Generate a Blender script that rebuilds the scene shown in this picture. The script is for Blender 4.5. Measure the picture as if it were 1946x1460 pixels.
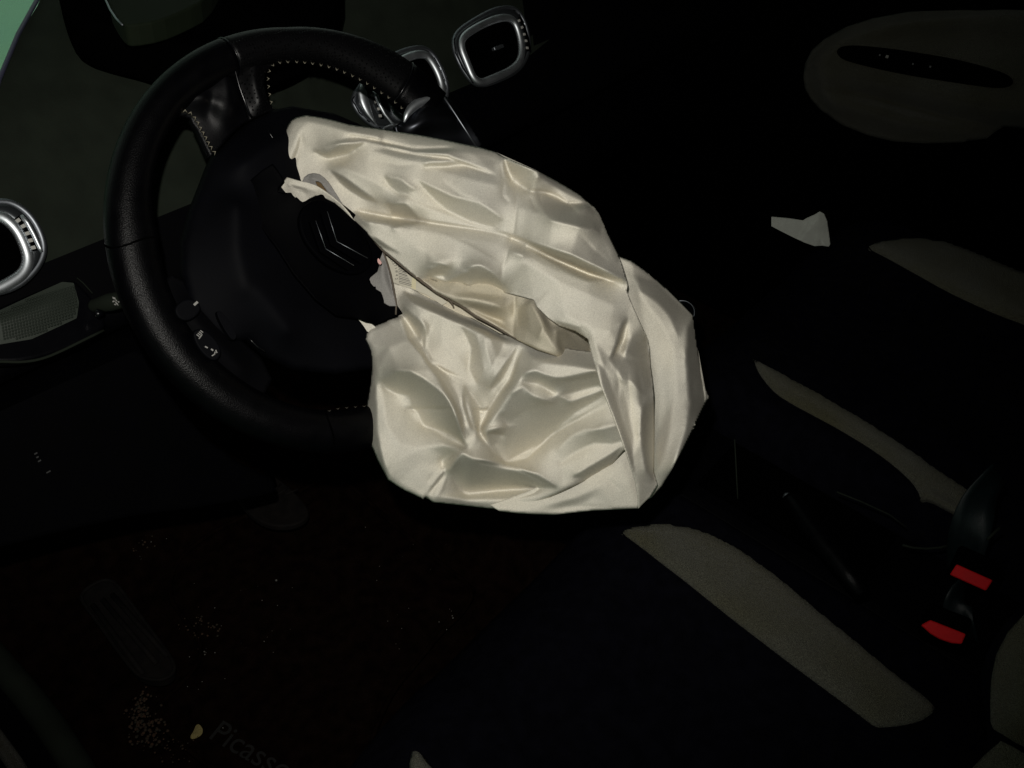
import bpy, bmesh, math, random
import numpy as np
from mathutils import Vector
random.seed(7); rng = np.random.default_rng(7)
S = bpy.context.scene
for o in list(bpy.data.objects): bpy.data.objects.remove(o)
COL = S.collection
# ------------------------------------------------------------------ camera
CAM = np.array([-.93519, -.56995, 1.33579])
RC = np.array([[.6263303, -.77444292, .08915444], [.47327473, .46863146, .74591928], [-.61945249, -.42499731, .66004235]])
F = 1823.93
cd = bpy.data.cameras.new('camera'); cam = bpy.data.objects.new('camera', cd); COL.objects.link(cam)
cd.sensor_width = 36; cd.lens = 36 * F / 1946; cd.clip_start = .01; cd.clip_end = 400
from mathutils import Matrix
cam.matrix_world = Matrix(((*RC[:, 0][:0], RC[0][0], RC[1][0], RC[2][0], CAM[0]), (RC[0][1], RC[1][1], RC[2][1], CAM[1]),
                           (RC[0][2], RC[1][2], RC[2][2], CAM[2]), (0, 0, 0, 1)))
S.camera = cam
# ------------------------------------------------------------------ world, flash, exposure
w = bpy.data.worlds.new('World'); S.world = w; w.use_nodes = True
bg = w.node_tree.nodes['Background']; bg.inputs[0].default_value = (.80, .95, .84, 1); bg.inputs[1].default_value = .33
S.view_settings.view_transform = 'Standard'; S.view_settings.look = 'None'; S.view_settings.exposure = 0; S.view_settings.gamma = 1
ld = bpy.data.lights.new('camera_flash', 'SPOT'); lo = bpy.data.objects.new('camera_flash', ld); COL.objects.link(lo)
ld.energy = 21.5; ld.shadow_soft_size = .006; ld.spot_size = math.radians(89); ld.spot_blend = 1.0; ld.color = (1, .97, .90)
FL = CAM + RC[0] * -.022 + RC[1] * .058 + RC[2] * .0
lo.location = FL
aim = RC.T @ np.array([(820 - 973) / F, (730 - 600) / F, -1.])
lo.rotation_euler = Vector(aim).to_track_quat('-Z', 'Y').to_euler()

# ------------------------------------------------------------------ helpers
def ray(p): return RC.T @ np.array([(p[0] - 973) / F, -(p[1] - 730) / F, -1.])
def on(p, p0, n):
    r = ray(p); return CAM + r * (np.dot(np.array(p0) - CAM, n) / np.dot(r, n))
def at(p, d): return CAM + ray(p) * d
def nrm(a): a = np.array(a, float); return a / np.linalg.norm(a)
def link(o, parent=None):
    COL.objects.link(o)
    if parent is not None: o.parent = parent
    return o
def tag(o, label=None, cat=None, group=None, kind=None):
    for k, v in (('label', label), ('category', cat), ('group', group), ('kind', kind)):
        if v: o[k] = v
    return o
def empty(name, loc=(0, 0, 0)):
    o = bpy.data.objects.new(name, None); o.empty_display_size = .02; COL.objects.link(o); o['_b'] = 0; del o['_b']
    o.location = loc; o.matrix_world = Matrix.Translation(Vector(loc)); return o
def mesh(name, verts, faces, mat, parent=None, smooth=True, mods=()):
    me = bpy.data.meshes.new(name); me.from_pydata([tuple(map(float, v)) for v in verts], [], [tuple(map(int, f)) for f in faces]); me.update()
    if smooth: me.polygons.foreach_set('use_smooth', [True] * len(me.polygons))
    o = bpy.data.objects.new(name, me); me.materials.append(mat); COL.objects.link(o)
    if parent is not None:
        o.parent = parent; o.matrix_parent_inverse = Matrix.Translation(-parent.location) if parent.type == 'EMPTY' else Matrix()
    return o
def fixn(o):
    bm = bmesh.new(); bm.from_mesh(o.data); bmesh.ops.recalc_face_normals(bm, faces=bm.faces); bm.to_mesh(o.data); bm.free(); return o
def bevel(o, wd, seg=2, ang=30):
    m = o.modifiers.new('bevel', 'BEVEL'); m.width = wd; m.segments = seg; m.limit_method = 'ANGLE'; m.angle_limit = math.radians(ang); return o
def smooth_poly(pts, it=2, closed=True):
    P = [np.array(p, float) for p in pts]
    for _ in range(it):
        Q = []; n = len(P)
        for i in range(n if closed else n - 1):
            a, b = P[i], P[(i + 1) % n]; Q += [a * .75 + b * .25, a * .25 + b * .75]
        if not closed: Q = [P[0]] + Q[1:-1] + [P[-1]]
        P = Q
    return P
def plate(name, pts3, n, th, mat, parent=None, bev=0, smooth=False):
    """flat piece: outline in 3D, thickness th backwards along n"""
    n = nrm(n); k = len(pts3); V = [p for p in pts3] + [p - n * th for p in pts3]
    Fc = [list(range(k)), list(range(2 * k - 1, k - 1, -1))] + [[i, (i + 1) % k, k + (i + 1) % k, k + i] for i in range(k)]
    o = fixn(mesh(name, V, Fc, mat, parent, smooth))
    if bev: bevel(o, bev, 3)
    return o
def tube(name, pts, r, mat, parent=None, closed=False, seg=10, flat=1.0, up=None, cap=True):
    P = [np.array(p, float) for p in pts]; n = len(P); V = []; Fc = []
    rr = r if hasattr(r, '__len__') else [r] * n
    pn = None
    for i in range(n):
        a = P[(i - 1) % n] if (closed or i > 0) else P[i]; b = P[(i + 1) % n] if (closed or i < n - 1) else P[i]
        t = nrm(b - a)
        if up is not None: s = nrm(np.cross(t, up))
        else:
            s = np.cross(t, [0, 0, 1.]) if pn is None else pn - t * np.dot(pn, t)
            if np.linalg.norm(s) < 1e-4: s = np.cross(t, [1., 0, 0])
            s = nrm(s); pn = s
        q = np.cross(s, t)
        for k in range(seg):
            an = 2 * math.pi * k / seg; V.append(P[i] + s * math.cos(an) * rr[i] + q * math.sin(an) * rr[i] * flat)
    for i in range(n if closed else n - 1):
        for k in range(seg): Fc.append([i * seg + k, i * seg + (k + 1) % seg, ((i + 1) % n) * seg + (k + 1) % seg, ((i + 1) % n) * seg + k])
    if not closed and cap: Fc += [list(range(seg))[::-1], [(n - 1) * seg + k for k in range(seg)]]
    return fixn(mesh(name, V, Fc, mat, parent))
def tubes(name, lines, r, mat, parent=None, seg=5):
    V = []; Fc = []
    for P in lines:
        o0 = len(V); P = [np.array(p, float) for p in P]; pn = None
        for i in range(len(P)):
            t = nrm(P[min(i + 1, len(P) - 1)] - P[max(i - 1, 0)])
            s = np.cross(t, [0, 0, 1.]) if pn is None else pn - t * np.dot(pn, t)
            s = nrm(s if np.linalg.norm(s) > 1e-5 else [1, 0, 0]); pn = s; q = np.cross(s, t)
            for k in range(seg):
                an = 2 * math.pi * k / seg; V.append(P[i] + (s * math.cos(an) + q * math.sin(an)) * r)
        for i in range(len(P) - 1):
            for k in range(seg): Fc.append([o0 + i * seg + k, o0 + i * seg + (k + 1) % seg, o0 + (i + 1) * seg + (k + 1) % seg, o0 + (i + 1) * seg + k])
        Fc += [[o0 + k for k in range(seg)][::-1], [o0 + (len(P) - 1) * seg + k for k in range(seg)]]
    return fixn(mesh(name, V, Fc, mat, parent))
def boxm(name, c, ax, half, mat, parent=None, bev=.003):
    c = np.array(c, float); ax = [nrm(a) for a in ax]
    V = [c + ax[0] * half[0] * i + ax[1] * half[1] * j + ax[2] * half[2] * k for i in (-1, 1) for j in (-1, 1) for k in (-1, 1)]
    Fc = [[0, 1, 3, 2], [4, 6, 7, 5], [0, 4, 5, 1], [2, 3, 7, 6], [0, 2, 6, 4], [1, 5, 7, 3]]
    o = fixn(mesh(name, V, Fc, mat, parent, False))
    if bev: bevel(o, bev, 3)
    return o
XYZ = (np.array([1., 0, 0]), np.array([0, 1., 0]), np.array([0, 0, 1.]))

# ------------------------------------------------------------------ materials
def mat(name, base, rough=.5, metal=0, spec=.5, noise=0, nscale=40, ncol=None, bump=0, bscale=900, bdist=.0006, bkind='noise', sheen=0, coat=0):
    m = bpy.data.materials.new(name); m.use_nodes = True; nt = m.node_tree; b = nt.nodes['Principled BSDF']
    b.inputs['Base Color'].default_value = (*base, 1); b.inputs['Roughness'].default_value = rough; b.inputs['Metallic'].default_value = metal
    b.inputs['Specular IOR Level'].default_value = spec
    if sheen: b.inputs['Sheen Weight'].default_value = sheen; b.inputs['Sheen Roughness'].default_value = .4
    if coat: b.inputs['Coat Weight'].default_value = coat; b.inputs['Coat Roughness'].default_value = .1
    tc = nt.nodes.new('ShaderNodeTexCoord')
    if noise:
        nz = nt.nodes.new('ShaderNodeTexNoise'); nz.inputs['Scale'].default_value = nscale; nz.inputs['Detail'].default_value = 6
        nt.links.new(tc.outputs['Object'], nz.inputs['Vector'])
        rp = nt.nodes.new('ShaderNodeValToRGB'); nt.links.new(nz.outputs['Fac'], rp.inputs[0])
        rp.color_ramp.elements[0].position = .35; rp.color_ramp.elements[1].position = .65
        c0 = ncol or tuple(x * (1 - noise) for x in base)
        rp.color_ramp.elements[0].color = (*c0, 1); rp.color_ramp.elements[1].color = (*base, 1)
        nt.links.new(rp.outputs[0], b.inputs['Base Color'])
        mr = nt.nodes.new('ShaderNodeMapRange'); mr.inputs[3].default_value = max(rough - .08, 0.02); mr.inputs[4].default_value = min(rough + .08, 1)
        nt.links.new(nz.outputs['Fac'], mr.inputs[0]); nt.links.new(mr.outputs[0], b.inputs['Roughness'])
    if bump:
        if bkind == 'voronoi': tx = nt.nodes.new('ShaderNodeTexVoronoi'); out = tx.outputs['Distance']
        elif bkind == 'magic':
            tx = nt.nodes.new('ShaderNodeTexWave'); out = tx.outputs['Fac']; tx.inputs['Distortion'].default_value = 1.5; tx.inputs['Detail'].default_value = 2
        else: tx = nt.nodes.new('ShaderNodeTexNoise'); out = tx.outputs['Fac']; tx.inputs['Detail'].default_value = 3
        tx.inputs['Scale'].default_value = bscale; nt.links.new(tc.outputs['Object'], tx.inputs['Vector'])
        bp = nt.nodes.new('ShaderNodeBump'); bp.inputs['Strength'].default_value = bump; bp.inputs['Distance'].default_value = bdist
        nt.links.new(out, bp.inputs['Height']); nt.links.new(bp.outputs[0], b.inputs['Normal'])
    return m
M = {}
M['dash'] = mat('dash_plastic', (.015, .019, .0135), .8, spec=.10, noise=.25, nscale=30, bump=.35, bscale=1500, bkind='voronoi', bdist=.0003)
M['screen'] = mat('display_plastic', (.008, .012, .006), .8, spec=.1, noise=.2, nscale=30)
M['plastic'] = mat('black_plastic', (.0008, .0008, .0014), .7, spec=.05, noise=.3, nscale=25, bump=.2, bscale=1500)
M['cover'] = mat('cover_plastic', (.0011, .0012, .0022), .65, spec=.06, noise=.3, nscale=25, bump=.15, bscale=1800, bdist=.0003)
M['gloss'] = mat('gloss_plastic', (.002, .002, .003), .25, spec=.4, noise=.2, nscale=25)
M['bezel'] = mat('grey_lacquer', (.05, .055, .06), .30, metal=.6, spec=.5)
M['flap'] = mat('flap_plastic', (.0004, .0004, .0008), .6, spec=.02, noise=.3, nscale=25)
M['void'] = mat('dead_black_plastic', (.0008, .0008, .0008), .8, spec=.0)
M['leather'] = mat('leather', (.0008, .0008, .0012), .36, spec=.10, noise=.3, nscale=90, bump=.5, bscale=1100, bkind='voronoi', bdist=.0003)
M['spoke'] = mat('spoke_leather', (.0015, .0015, .0022), .42, spec=.16, noise=.3, nscale=90, bump=.3, bscale=1500, bkind='voronoi', bdist=.0003)
M['thread'] = mat('beige_thread', (.22, .20, .15), .7)
M['chrome'] = mat('satin_chrome', (.80, .84, .88), .47, metal=1, noise=.1, nscale=50)
M['satin'] = mat('satin_metal', (.30, .32, .35), .48, metal=1, noise=.1, nscale=50)
M['white'] = mat('white_print', (.26, .255, .24), .5)
M['fabric'] = mat('black_seat_fabric', (.0034, .0034, .0058), .95, spec=.02, noise=.4, nscale=60, bump=.6, bscale=1500)
M['carpet'] = mat('carpet', (.010, .0052, .0036), 1, spec=.01, noise=.6, nscale=50, bump=1, bscale=600, bdist=.003)
M['rubber'] = mat('mat_rubber', (.009, .0072, .0064), .8, spec=.15, noise=.5, nscale=60, bump=.6, bscale=700)
M['red'] = mat('red_plastic', (.50, .006, .009), .6, spec=.12, noise=.1, nscale=50)
M['paper'] = mat('torn_paper', (.40, .41, .37), .85, noise=.12, nscale=60, bump=.3, bscale=300)
M['leaf'] = mat('dry_leaf', (.30, .24, .09), .8, noise=.3, nscale=150)
M['crumb'] = mat('dirt_crumbs', (.06, .026, .012), .9, noise=.8, nscale=220, ncol=(.018, .02, .012))
M['gritw'] = mat('pale_grit', (.15, .14, .13), .8)
M['belt'] = mat('belt_webbing', (.0035, .0085, .0095), .5, spec=.3, bump=.5, bscale=700, noise=.2, nscale=80)
M['grass'] = mat('lawn_grass', (.10, .26, .10), .9, noise=.25, nscale=3, ncol=(.08, .2, .12))
M['bonnet'] = mat('pale_green_paint', (.62, .97, .60), .6, spec=.2, noise=.15, nscale=2.5, ncol=(.52, .90, .66))
M['liner'] = mat('headlining', (.02, .02, .018), .95, noise=.2, nscale=40)
def beige(name, base, stain):
    m = mat(name, base, .95, spec=.1, noise=.3, nscale=9, ncol=stain, bump=1, bscale=800, bkind='voronoi', bdist=.0014, sheen=.1)
    nt = m.node_tree; b = nt.nodes['Principled BSDF']; src = b.inputs['Base Color'].links[0].from_socket; tc = [n for n in nt.nodes if n.type == 'TEX_COORD'][0]
    gz = nt.nodes.new('ShaderNodeTexNoise'); gz.inputs['Scale'].default_value = 800; nt.links.new(tc.outputs['Object'], gz.inputs['Vector'])
    gr = nt.nodes.new('ShaderNodeMapRange'); gr.inputs[1].default_value = .3; gr.inputs[2].default_value = .7; gr.inputs[3].default_value = .6; gr.inputs[4].default_value = 1.35; nt.links.new(gz.outputs['Fac'], gr.inputs[0])
    vm = nt.nodes.new('ShaderNodeVectorMath'); vm.operation = 'SCALE'; nt.links.new(src, vm.inputs[0]); nt.links.new(gr.outputs[0], vm.inputs['Scale']); nt.links.new(vm.outputs[0], b.inputs['Base Color']); return m
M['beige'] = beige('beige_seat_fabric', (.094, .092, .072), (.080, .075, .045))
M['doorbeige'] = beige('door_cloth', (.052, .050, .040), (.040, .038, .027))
# airbag nylon: diffuse weave with a broad satin lobe
def nylon(name, base, alt):
    m = bpy.data.materials.new(name); m.use_nodes = True; nt = m.node_tree; b = nt.nodes['Principled BSDF']
    tc = nt.nodes.new('ShaderNodeTexCoord'); nz = nt.nodes.new('ShaderNodeTexNoise'); nz.inputs['Scale'].default_value = 11; nz.inputs['Detail'].default_value = 5
    nt.links.new(tc.outputs['Object'], nz.inputs['Vector'])
    rp = nt.nodes.new('ShaderNodeValToRGB'); rp.color_ramp.elements[0].position = .35; rp.color_ramp.elements[1].position = .68
    rp.color_ramp.elements[0].color = (*alt, 1); rp.color_ramp.elements[1].color = (*base, 1)
    nt.links.new(nz.outputs['Fac'], rp.inputs[0])
    gz = nt.nodes.new('ShaderNodeTexNoise'); gz.inputs['Scale'].default_value = 1100; gz.inputs['Detail'].default_value = 1; nt.links.new(tc.outputs['Object'], gz.inputs['Vector'])
    gr = nt.nodes.new('ShaderNodeMapRange'); gr.inputs[1].default_value = .3; gr.inputs[2].default_value = .7; gr.inputs[3].default_value = .86; gr.inputs[4].default_value = 1.08; nt.links.new(gz.outputs['Fac'], gr.inputs[0])
    vm = nt.nodes.new('ShaderNodeVectorMath'); vm.operation = 'SCALE'; nt.links.new(rp.outputs[0], vm.inputs[0]); nt.links.new(gr.outputs[0], vm.inputs['Scale']); nt.links.new(vm.outputs[0], b.inputs['Base Color'])
    b.inputs['Roughness'].default_value = .9; b.inputs['Specular IOR Level'].default_value = .1
    f = nt.nodes.new('ShaderNodeTexNoise'); f.inputs['Scale'].default_value = 1000; f.inputs['Detail'].default_value = 2
    nt.links.new(tc.outputs['Object'], f.inputs['Vector'])
    b1 = nt.nodes.new('ShaderNodeBump'); b1.inputs['Strength'].default_value = .55; b1.inputs['Distance'].default_value = .0004
    nt.links.new(f.outputs['Fac'], b1.inputs['Height']); nt.links.new(b1.outputs[0], b.inputs['Normal'])
    gs = nt.nodes.new('ShaderNodeBsdfGlossy'); gs.distribution = 'BECKMANN'; gs.inputs['Roughness'].default_value = .70; nt.links.new(b1.outputs[0], gs.inputs['Normal']); nt.links.new(vm.outputs[0], gs.inputs['Color'])
    ms = nt.nodes.new('ShaderNodeMixShader'); ms.inputs[0].default_value = .44; nt.links.new(b.outputs[0], ms.inputs[1]); nt.links.new(gs.outputs[0], ms.inputs[2]); nt.links.new(ms.outputs[0], nt.nodes['Material Output'].inputs['Surface'])
    return m
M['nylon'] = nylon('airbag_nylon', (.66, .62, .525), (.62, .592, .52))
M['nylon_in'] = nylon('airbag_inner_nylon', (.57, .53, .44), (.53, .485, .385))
M['nylon_grey'] = nylon('airbag_torn_backing', (.27, .26, .245), (.22, .21, .20))
m = bpy.data.materials.new('window_glass'); m.use_nodes = True; nt = m.node_tree; nt.nodes.clear()
out = nt.nodes.new('ShaderNodeOutputMaterial'); mx = nt.nodes.new('ShaderNodeMixShader'); tr = nt.nodes.new('ShaderNodeBsdfTransparent'); gl = nt.nodes.new('ShaderNodeBsdfGlossy')
tr.inputs[0].default_value = (.86, .93, .89, 1); gl.inputs['Roughness'].default_value = .02; mx.inputs[0].default_value = .06
nt.links.new(tr.outputs[0], mx.inputs[1]); nt.links.new(gl.outputs[0], mx.inputs[2]); nt.links.new(mx.outputs[0], out.inputs[0]); M['glass'] = m

# ------------------------------------------------------------------ heightfield cloth sheets
def resample(pts, step):
    out = []
    for i in range(len(pts) - 1):
        a, b = np.array(pts[i], float), np.array(pts[i + 1], float); n = max(1, int(np.ceil(np.linalg.norm((b - a)[:2]) / step)))
        out += [a + (b - a) * k / n for k in range(n)]
    out.append(np.array(pts[-1], float)); return np.array(out)
def inside(poly, X, Y):
    r = np.zeros(X.shape, bool); n = len(poly)
    for i in range(n):
        x0, y0 = poly[i][:2]; x1, y1 = poly[(i + 1) % n][:2]
        if y0 == y1: continue
        c = ((y0 > Y) != (y1 > Y)) & (X < (x1 - x0) * (Y - y0) / (y1 - y0) + x0); r ^= c
    return r
def distline(L, X, Y):
    """distance to polyline, signed side, parameter 0..1"""
    L = np.array(L, float)[:, :2]; best = np.full(X.shape, 1e9); sg = np.zeros(X.shape); tt = np.zeros(X.shape)
    seg = np.linalg.norm(np.diff(L, axis=0), axis=1); cum = np.concatenate([[0], np.cumsum(seg)]); tot = cum[-1]
    for i in range(len(L) - 1):
        a, b = L[i], L[i + 1]; d = b - a; l2 = d @ d
        t = np.clip(((X - a[0]) * d[0] + (Y - a[1]) * d[1]) / l2, 0, 1); dx = X - a[0] - t * d[0]; dy = Y - a[1] - t * d[1]
        dd = np.hypot(dx, dy); k = dd < best; best[k] = dd[k]; sg[k] = np.sign(d[0] * dy - d[1] * dx)[k]; tt[k] = ((cum[i] + t * seg[i]) / tot)[k]
    return best, sg, tt
def solve(shape, mask, fix, val):
    """Laplace interpolation of val at fix over mask, coarse to fine"""
    lev = [(mask, fix, val)]
    while min(lev[-1][0].shape) > 24:
        m, f, v = lev[-1]; h, w_ = m.shape; H, W = (h + 1) // 2, (w_ + 1) // 2
        pad = lambda a: np.pad(a, ((0, H * 2 - h), (0, W * 2 - w_)))
        mm = pad(m).reshape(H, 2, W, 2).any((1, 3)); ff = pad(f).astype(float).reshape(H, 2, W, 2).sum((1, 3)); vv = pad(np.where(f, v, 0)).reshape(H, 2, W, 2).sum((1, 3))
        lev.append((mm, ff > 0, np.where(ff > 0, vv / np.maximum(ff, 1), 0)))
    cur = None
    for li in range(len(lev) - 1, -1, -1):
        m, f, v = lev[li]
        if cur is None: cur = np.full(m.shape, v[f].mean() if f.any() else 0.)
        else: cur = np.repeat(np.repeat(cur, 2, 0), 2, 1)[:m.shape[0], :m.shape[1]]
        cur = np.where(f, v, cur); mf = m.astype(float); free = m & ~f
        P = np.pad(mf, 1); cnt = P[:-2, 1:-1] + P[2:, 1:-1] + P[1:-1, :-2] + P[1:-1, 2:]; cnt = np.maximum(cnt, 1)
        yy, xx = np.indices(m.shape); red = (yy + xx) % 2 == 0
        for it in range(160 if li else 110):
            for par in (red, ~red):
                Q = np.pad(cur * mf, 1); av = (Q[:-2, 1:-1] + Q[2:, 1:-1] + Q[1:-1, :-2] + Q[1:-1, 2:]) / cnt
                k = free & par; cur[k] += 1.5 * (av[k] - cur[k])
    return cur
def facets(X, Y, outline, curves):
    from mathutils.geometry import delaunay_2d_cdt
    V = []; E = []; Z = []
    for L, cl in [(outline, True)] + [(c, False) for c in curves]:
        o0 = len(V); V += [Vector((float(p[0]), float(p[1]))) for p in L]; Z += [float(p[2]) for p in L]
        E += [(o0 + i, o0 + i + 1) for i in range(len(L) - 1)] + ([(o0 + len(L) - 1, o0)] if cl else [])
    vo, eo, fo, ov, oe, of = delaunay_2d_cdt(V, E, [], 0, 1e-4)
    A = np.array([(v[0], v[1]) for v in V]); Zs = np.array(Z); z = np.zeros(len(vo))
    EA = np.array([A[a] for a, b in E]); EB = np.array([A[b] for a, b in E]); ZA = np.array([Zs[a] for a, b in E]); ZB = np.array([Zs[b] for a, b in E])
    for i, v in enumerate(vo):
        if ov[i]: z[i] = np.mean([Zs[k] for k in ov[i]])
        else:
            p = np.array((v[0], v[1])); D = EB - EA; t = np.clip(((p - EA) * D).sum(1) / np.maximum((D * D).sum(1), 1e-9), 0, 1); Q = EA + D * t[:, None]
            k = np.argsort(((Q - p) ** 2).sum(1))[:2]; z[i] = np.mean(ZA[k] + (ZB[k] - ZA[k]) * t[k])
    H = np.full(X.shape, np.nan); x0, y0 = X[0, 0], Y[0, 0]; st = X[0, 1] - X[0, 0]
    for f in fo:
        for q in range(1, len(f) - 1):
            a, b, c = (np.array((vo[f[k]][0], vo[f[k]][1])) for k in (0, q, q + 1)); za, zb, zc = z[f[0]], z[f[q]], z[f[q + 1]]
            j0, j1 = int((min(a[0], b[0], c[0]) - x0) / st), int((max(a[0], b[0], c[0]) - x0) / st) + 2; i0, i1 = int((min(a[1], b[1], c[1]) - y0) / st), int((max(a[1], b[1], c[1]) - y0) / st) + 2
            XX, YY = X[i0:i1, j0:j1], Y[i0:i1, j0:j1]; dt = (b[1] - c[1]) * (a[0] - c[0]) + (c[0] - b[0]) * (a[1] - c[1])
            if abs(dt) < 1e-9: continue
            l1 = ((b[1] - c[1]) * (XX - c[0]) + (c[0] - b[0]) * (YY - c[1])) / dt; l2 = ((c[1] - a[1]) * (XX - c[0]) + (a[0] - c[0]) * (YY - c[1])) / dt; l3 = 1 - l1 - l2
            k = (l1 > -1e-6) & (l2 > -1e-6) & (l3 > -1e-6); S_ = H[i0:i1, j0:j1]; S_[k] = (l1 * za + l2 * zb + l3 * zc)[k]
    return H
def spoisson(mask, div, k2):
    lev = [(mask, div, k2)]
    while min(lev[-1][0].shape) > 24:
        m, d, k = lev[-1]; h, w_ = m.shape; H, W = (h + 1) // 2, (w_ + 1) // 2; pad = lambda a: np.pad(a.astype(float), ((0, H * 2 - h), (0, W * 2 - w_)))
        M_ = pad(m).reshape(H, 2, W, 2).sum((1, 3)); lev.append((M_ > 0, pad(d * m).reshape(H, 2, W, 2).sum((1, 3)) / np.maximum(M_, 1) * 4, k * 4))
    cur = None
    for m, d, k in lev[::-1]:
        cur = np.zeros(m.shape) if cur is None else np.repeat(np.repeat(cur, 2, 0), 2, 1)[:m.shape[0], :m.shape[1]]
        mf = m.astype(float); P = np.pad(mf, 1); cnt = P[:-2, 1:-1] + P[2:, 1:-1] + P[1:-1, :-2] + P[1:-1, 2:]; yy, xx = np.indices(m.shape); red = (yy + xx) % 2 == 0
        for it in range(120):
            for par in (red, ~red):
                Q = np.pad(cur * mf, 1); sm = Q[:-2, 1:-1] + Q[2:, 1:-1] + Q[1:-1, :-2] + Q[1:-1, 2:]
                new = (sm - d) / (cnt + k + 1e-9); q = m & par; cur[q] += 1.3 * (new[q] - cur[q])
    return cur
def blur(h, m, n):
    mf = m.astype(float)
    for _ in range(n):
        for ax in (0, 1):
            a = h * mf; p = [(1, 1) if i == ax else (0, 0) for i in (0, 1)]
            A = np.pad(a, p); B = np.pad(mf, p)
            if ax == 0: num = A[:-2] + 2 * A[1:-1] + A[2:]; den = B[:-2] + 2 * B[1:-1] + B[2:]
            else: num = A[:, :-2] + 2 * A[:, 1:-1] + A[:, 2:]; den = B[:, :-2] + 2 * B[:, 1:-1] + B[:, 2:]
            h = np.where(den > 0, num / np.maximum(den, 1e-6), h)
    return h
def sheet(name, outline, curves, mat, parent, mapper, step=2.5, creases=(), steps=(), rim=None, rimh=8, rimw=10, soft=2, hs=1.0, holes=(), edge=None, wrk=0, seed=0, patches=(), lam=70, pk=4.6, pl=0, post=1):
    O = np.array([p[:2] for p in outline], float); x0, y0 = O.min(0) - 3 * step; x1, y1 = O.max(0) + 3 * step
    xs = np.arange(x0, x1, step); ys = np.arange(y0, y1, step); X, Y = np.meshgrid(xs, ys)
    Oc = np.vstack([O, O[:1]]); ins = inside(O, X, Y); db, _, _ = distline(Oc, X, Y)
    mask = ins | (db < step * 1.6)
    fix = np.zeros(X.shape, bool); val = np.zeros(X.shape); cnt = np.zeros(X.shape)
    lines = [resample(c, step * .5) for c in curves]
    if edge is not None or len(outline[0]) > 2:
        E = [(p[0], p[1], p[2] if len(p) > 2 and p[2] is not None else edge) for p in outline]; E = E + [E[0]]
        for i in range(len(E) - 1):
            if E[i][2] is not None and E[i + 1][2] is not None: lines.append(resample([E[i], E[i + 1]], step * .5))
    for L in lines:
        j = np.clip(np.rint((L[:, 0] - x0) / step).astype(int), 0, len(xs) - 1); i = np.clip(np.rint((L[:, 1] - y0) / step).astype(int), 0, len(ys) - 1)
        np.add.at(val, (i, j), L[:, 2]); np.add.at(cnt, (i, j), 1)
    fix = (cnt > 0) & mask; val = np.where(fix, val / np.maximum(cnt, 1), 0)
    H = solve(X.shape, mask, fix, val)
    if pl > 0:
        HP = facets(X, Y, outline, curves); HP = np.where(np.isnan(HP), H, HP); H = H * (1 - pl) + HP * pl
    H = blur(H, mask, soft); H *= hs
    for c in creases:        # (polyline, amplitude, width[, taper])
        L, am, wd = c[:3]; d, s, t = distline(L, X, Y); tp = np.clip(np.sin(np.pi * np.clip(t, .0, 1)), 0, 1) ** .7 if len(c) < 4 else 1
        H += am * (np.exp(-d / wd) * .8 + .35 * np.exp(-d / (wd * 3)) * np.sign(s + .01) * np.tanh(d / 2.2)) * tp
    for c in steps:          # one-sided lip: rises sharply on the side given by sign, relaxes over width
        L, am, wd = c[:3]; wd = wd * 2.6; am = am * .9; d, s, t = distline(L, X, Y); tp = np.clip(np.sin(np.pi * np.clip(t, 0, 1)) * 1.6, 0, 1)
        H += (am * np.exp(-d / wd) * np.tanh((s * d - np.sign(am) * 1.5) / (step * .7)) * .5 - 2.2 * np.exp(-((s * d + np.sign(am) * step * 1.1) / (step * 1.0)) ** 2)) * tp
    H = blur(H, mask, post)
    if wrk:
        r2 = np.random.default_rng(seed)
        for _ in range(26):
            cx, cy = r2.uniform(x0, x1), r2.uniform(y0, y1); an = r2.uniform(0, math.pi); ln = r2.uniform(25, 80); wd = r2.uniform(3, 8)
            uu = (X - cx) * math.cos(an) + (Y - cy) * math.sin(an); vv = -(X - cx) * math.sin(an) + (Y - cy) * math.cos(an) + 6 * np.sin(uu / 30)
            H += wrk * r2.choice([-1, 1]) * np.exp(-(uu / ln) ** 2 - np.abs(vv) / wd)
    if patches:              # facets: regions of given slope, integrated into heights
        GX = np.zeros(X.shape); GY = np.zeros(X.shape)
        for poly, gx, gy in patches:
            k = inside(np.array(poly, float), X, Y); GX[k] = gx * pk; GY[k] = gy * pk
        GX = blur(GX, mask, 1); GY = blur(GY, mask, 1)
        div = (np.gradient(GX, axis=1) + np.gradient(GY, axis=0)) * step
        H += spoisson(mask, div, (step / lam) ** 2)
    px, py = X.copy(), Y.copy()
    near = (db < step * .72)
    ii = np.argwhere(near)
    for i, j in ii:
        p = np.array([X[i, j], Y[i, j]]); A = Oc[:-1]; B = Oc[1:]; D = B - A; t = np.clip(((p - A) * D).sum(1) / np.maximum((D * D).sum(1), 1e-9), 0, 1)
        Q = A + D * t[:, None]; k = np.argmin(((Q - p) ** 2).sum(1)); px[i, j], py[i, j] = Q[k]
    for _ in range(3):       # even out heights along the snapped border
        P = np.pad(np.where(near, H, 0), 1); N = np.pad(near.astype(float), 1); a = sum(P[1 + i:P.shape[0] - 1 + i, 1 + j:P.shape[1] - 1 + j] for i in (-1, 0, 1) for j in (-1, 0, 1)); b = sum(N[1 + i:N.shape[0] - 1 + i, 1 + j:N.shape[1] - 1 + j] for i in (-1, 0, 1) for j in (-1, 0, 1))
        H = np.where(near, a / np.maximum(b, 1), H)
    if rim:
        for L in rim:
            d, s, t = distline(L, px, py); q = np.clip(d / rimw, 0, 1); H += -rimh * (1 - np.sqrt(np.clip(1 - (1 - q) ** 2, 0, 1)))
    use = ins | near
    hm = np.zeros(X.shape, bool)
    for hp in holes: hm |= inside(np.array(hp, float), X, Y)
    use &= ~hm
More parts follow.
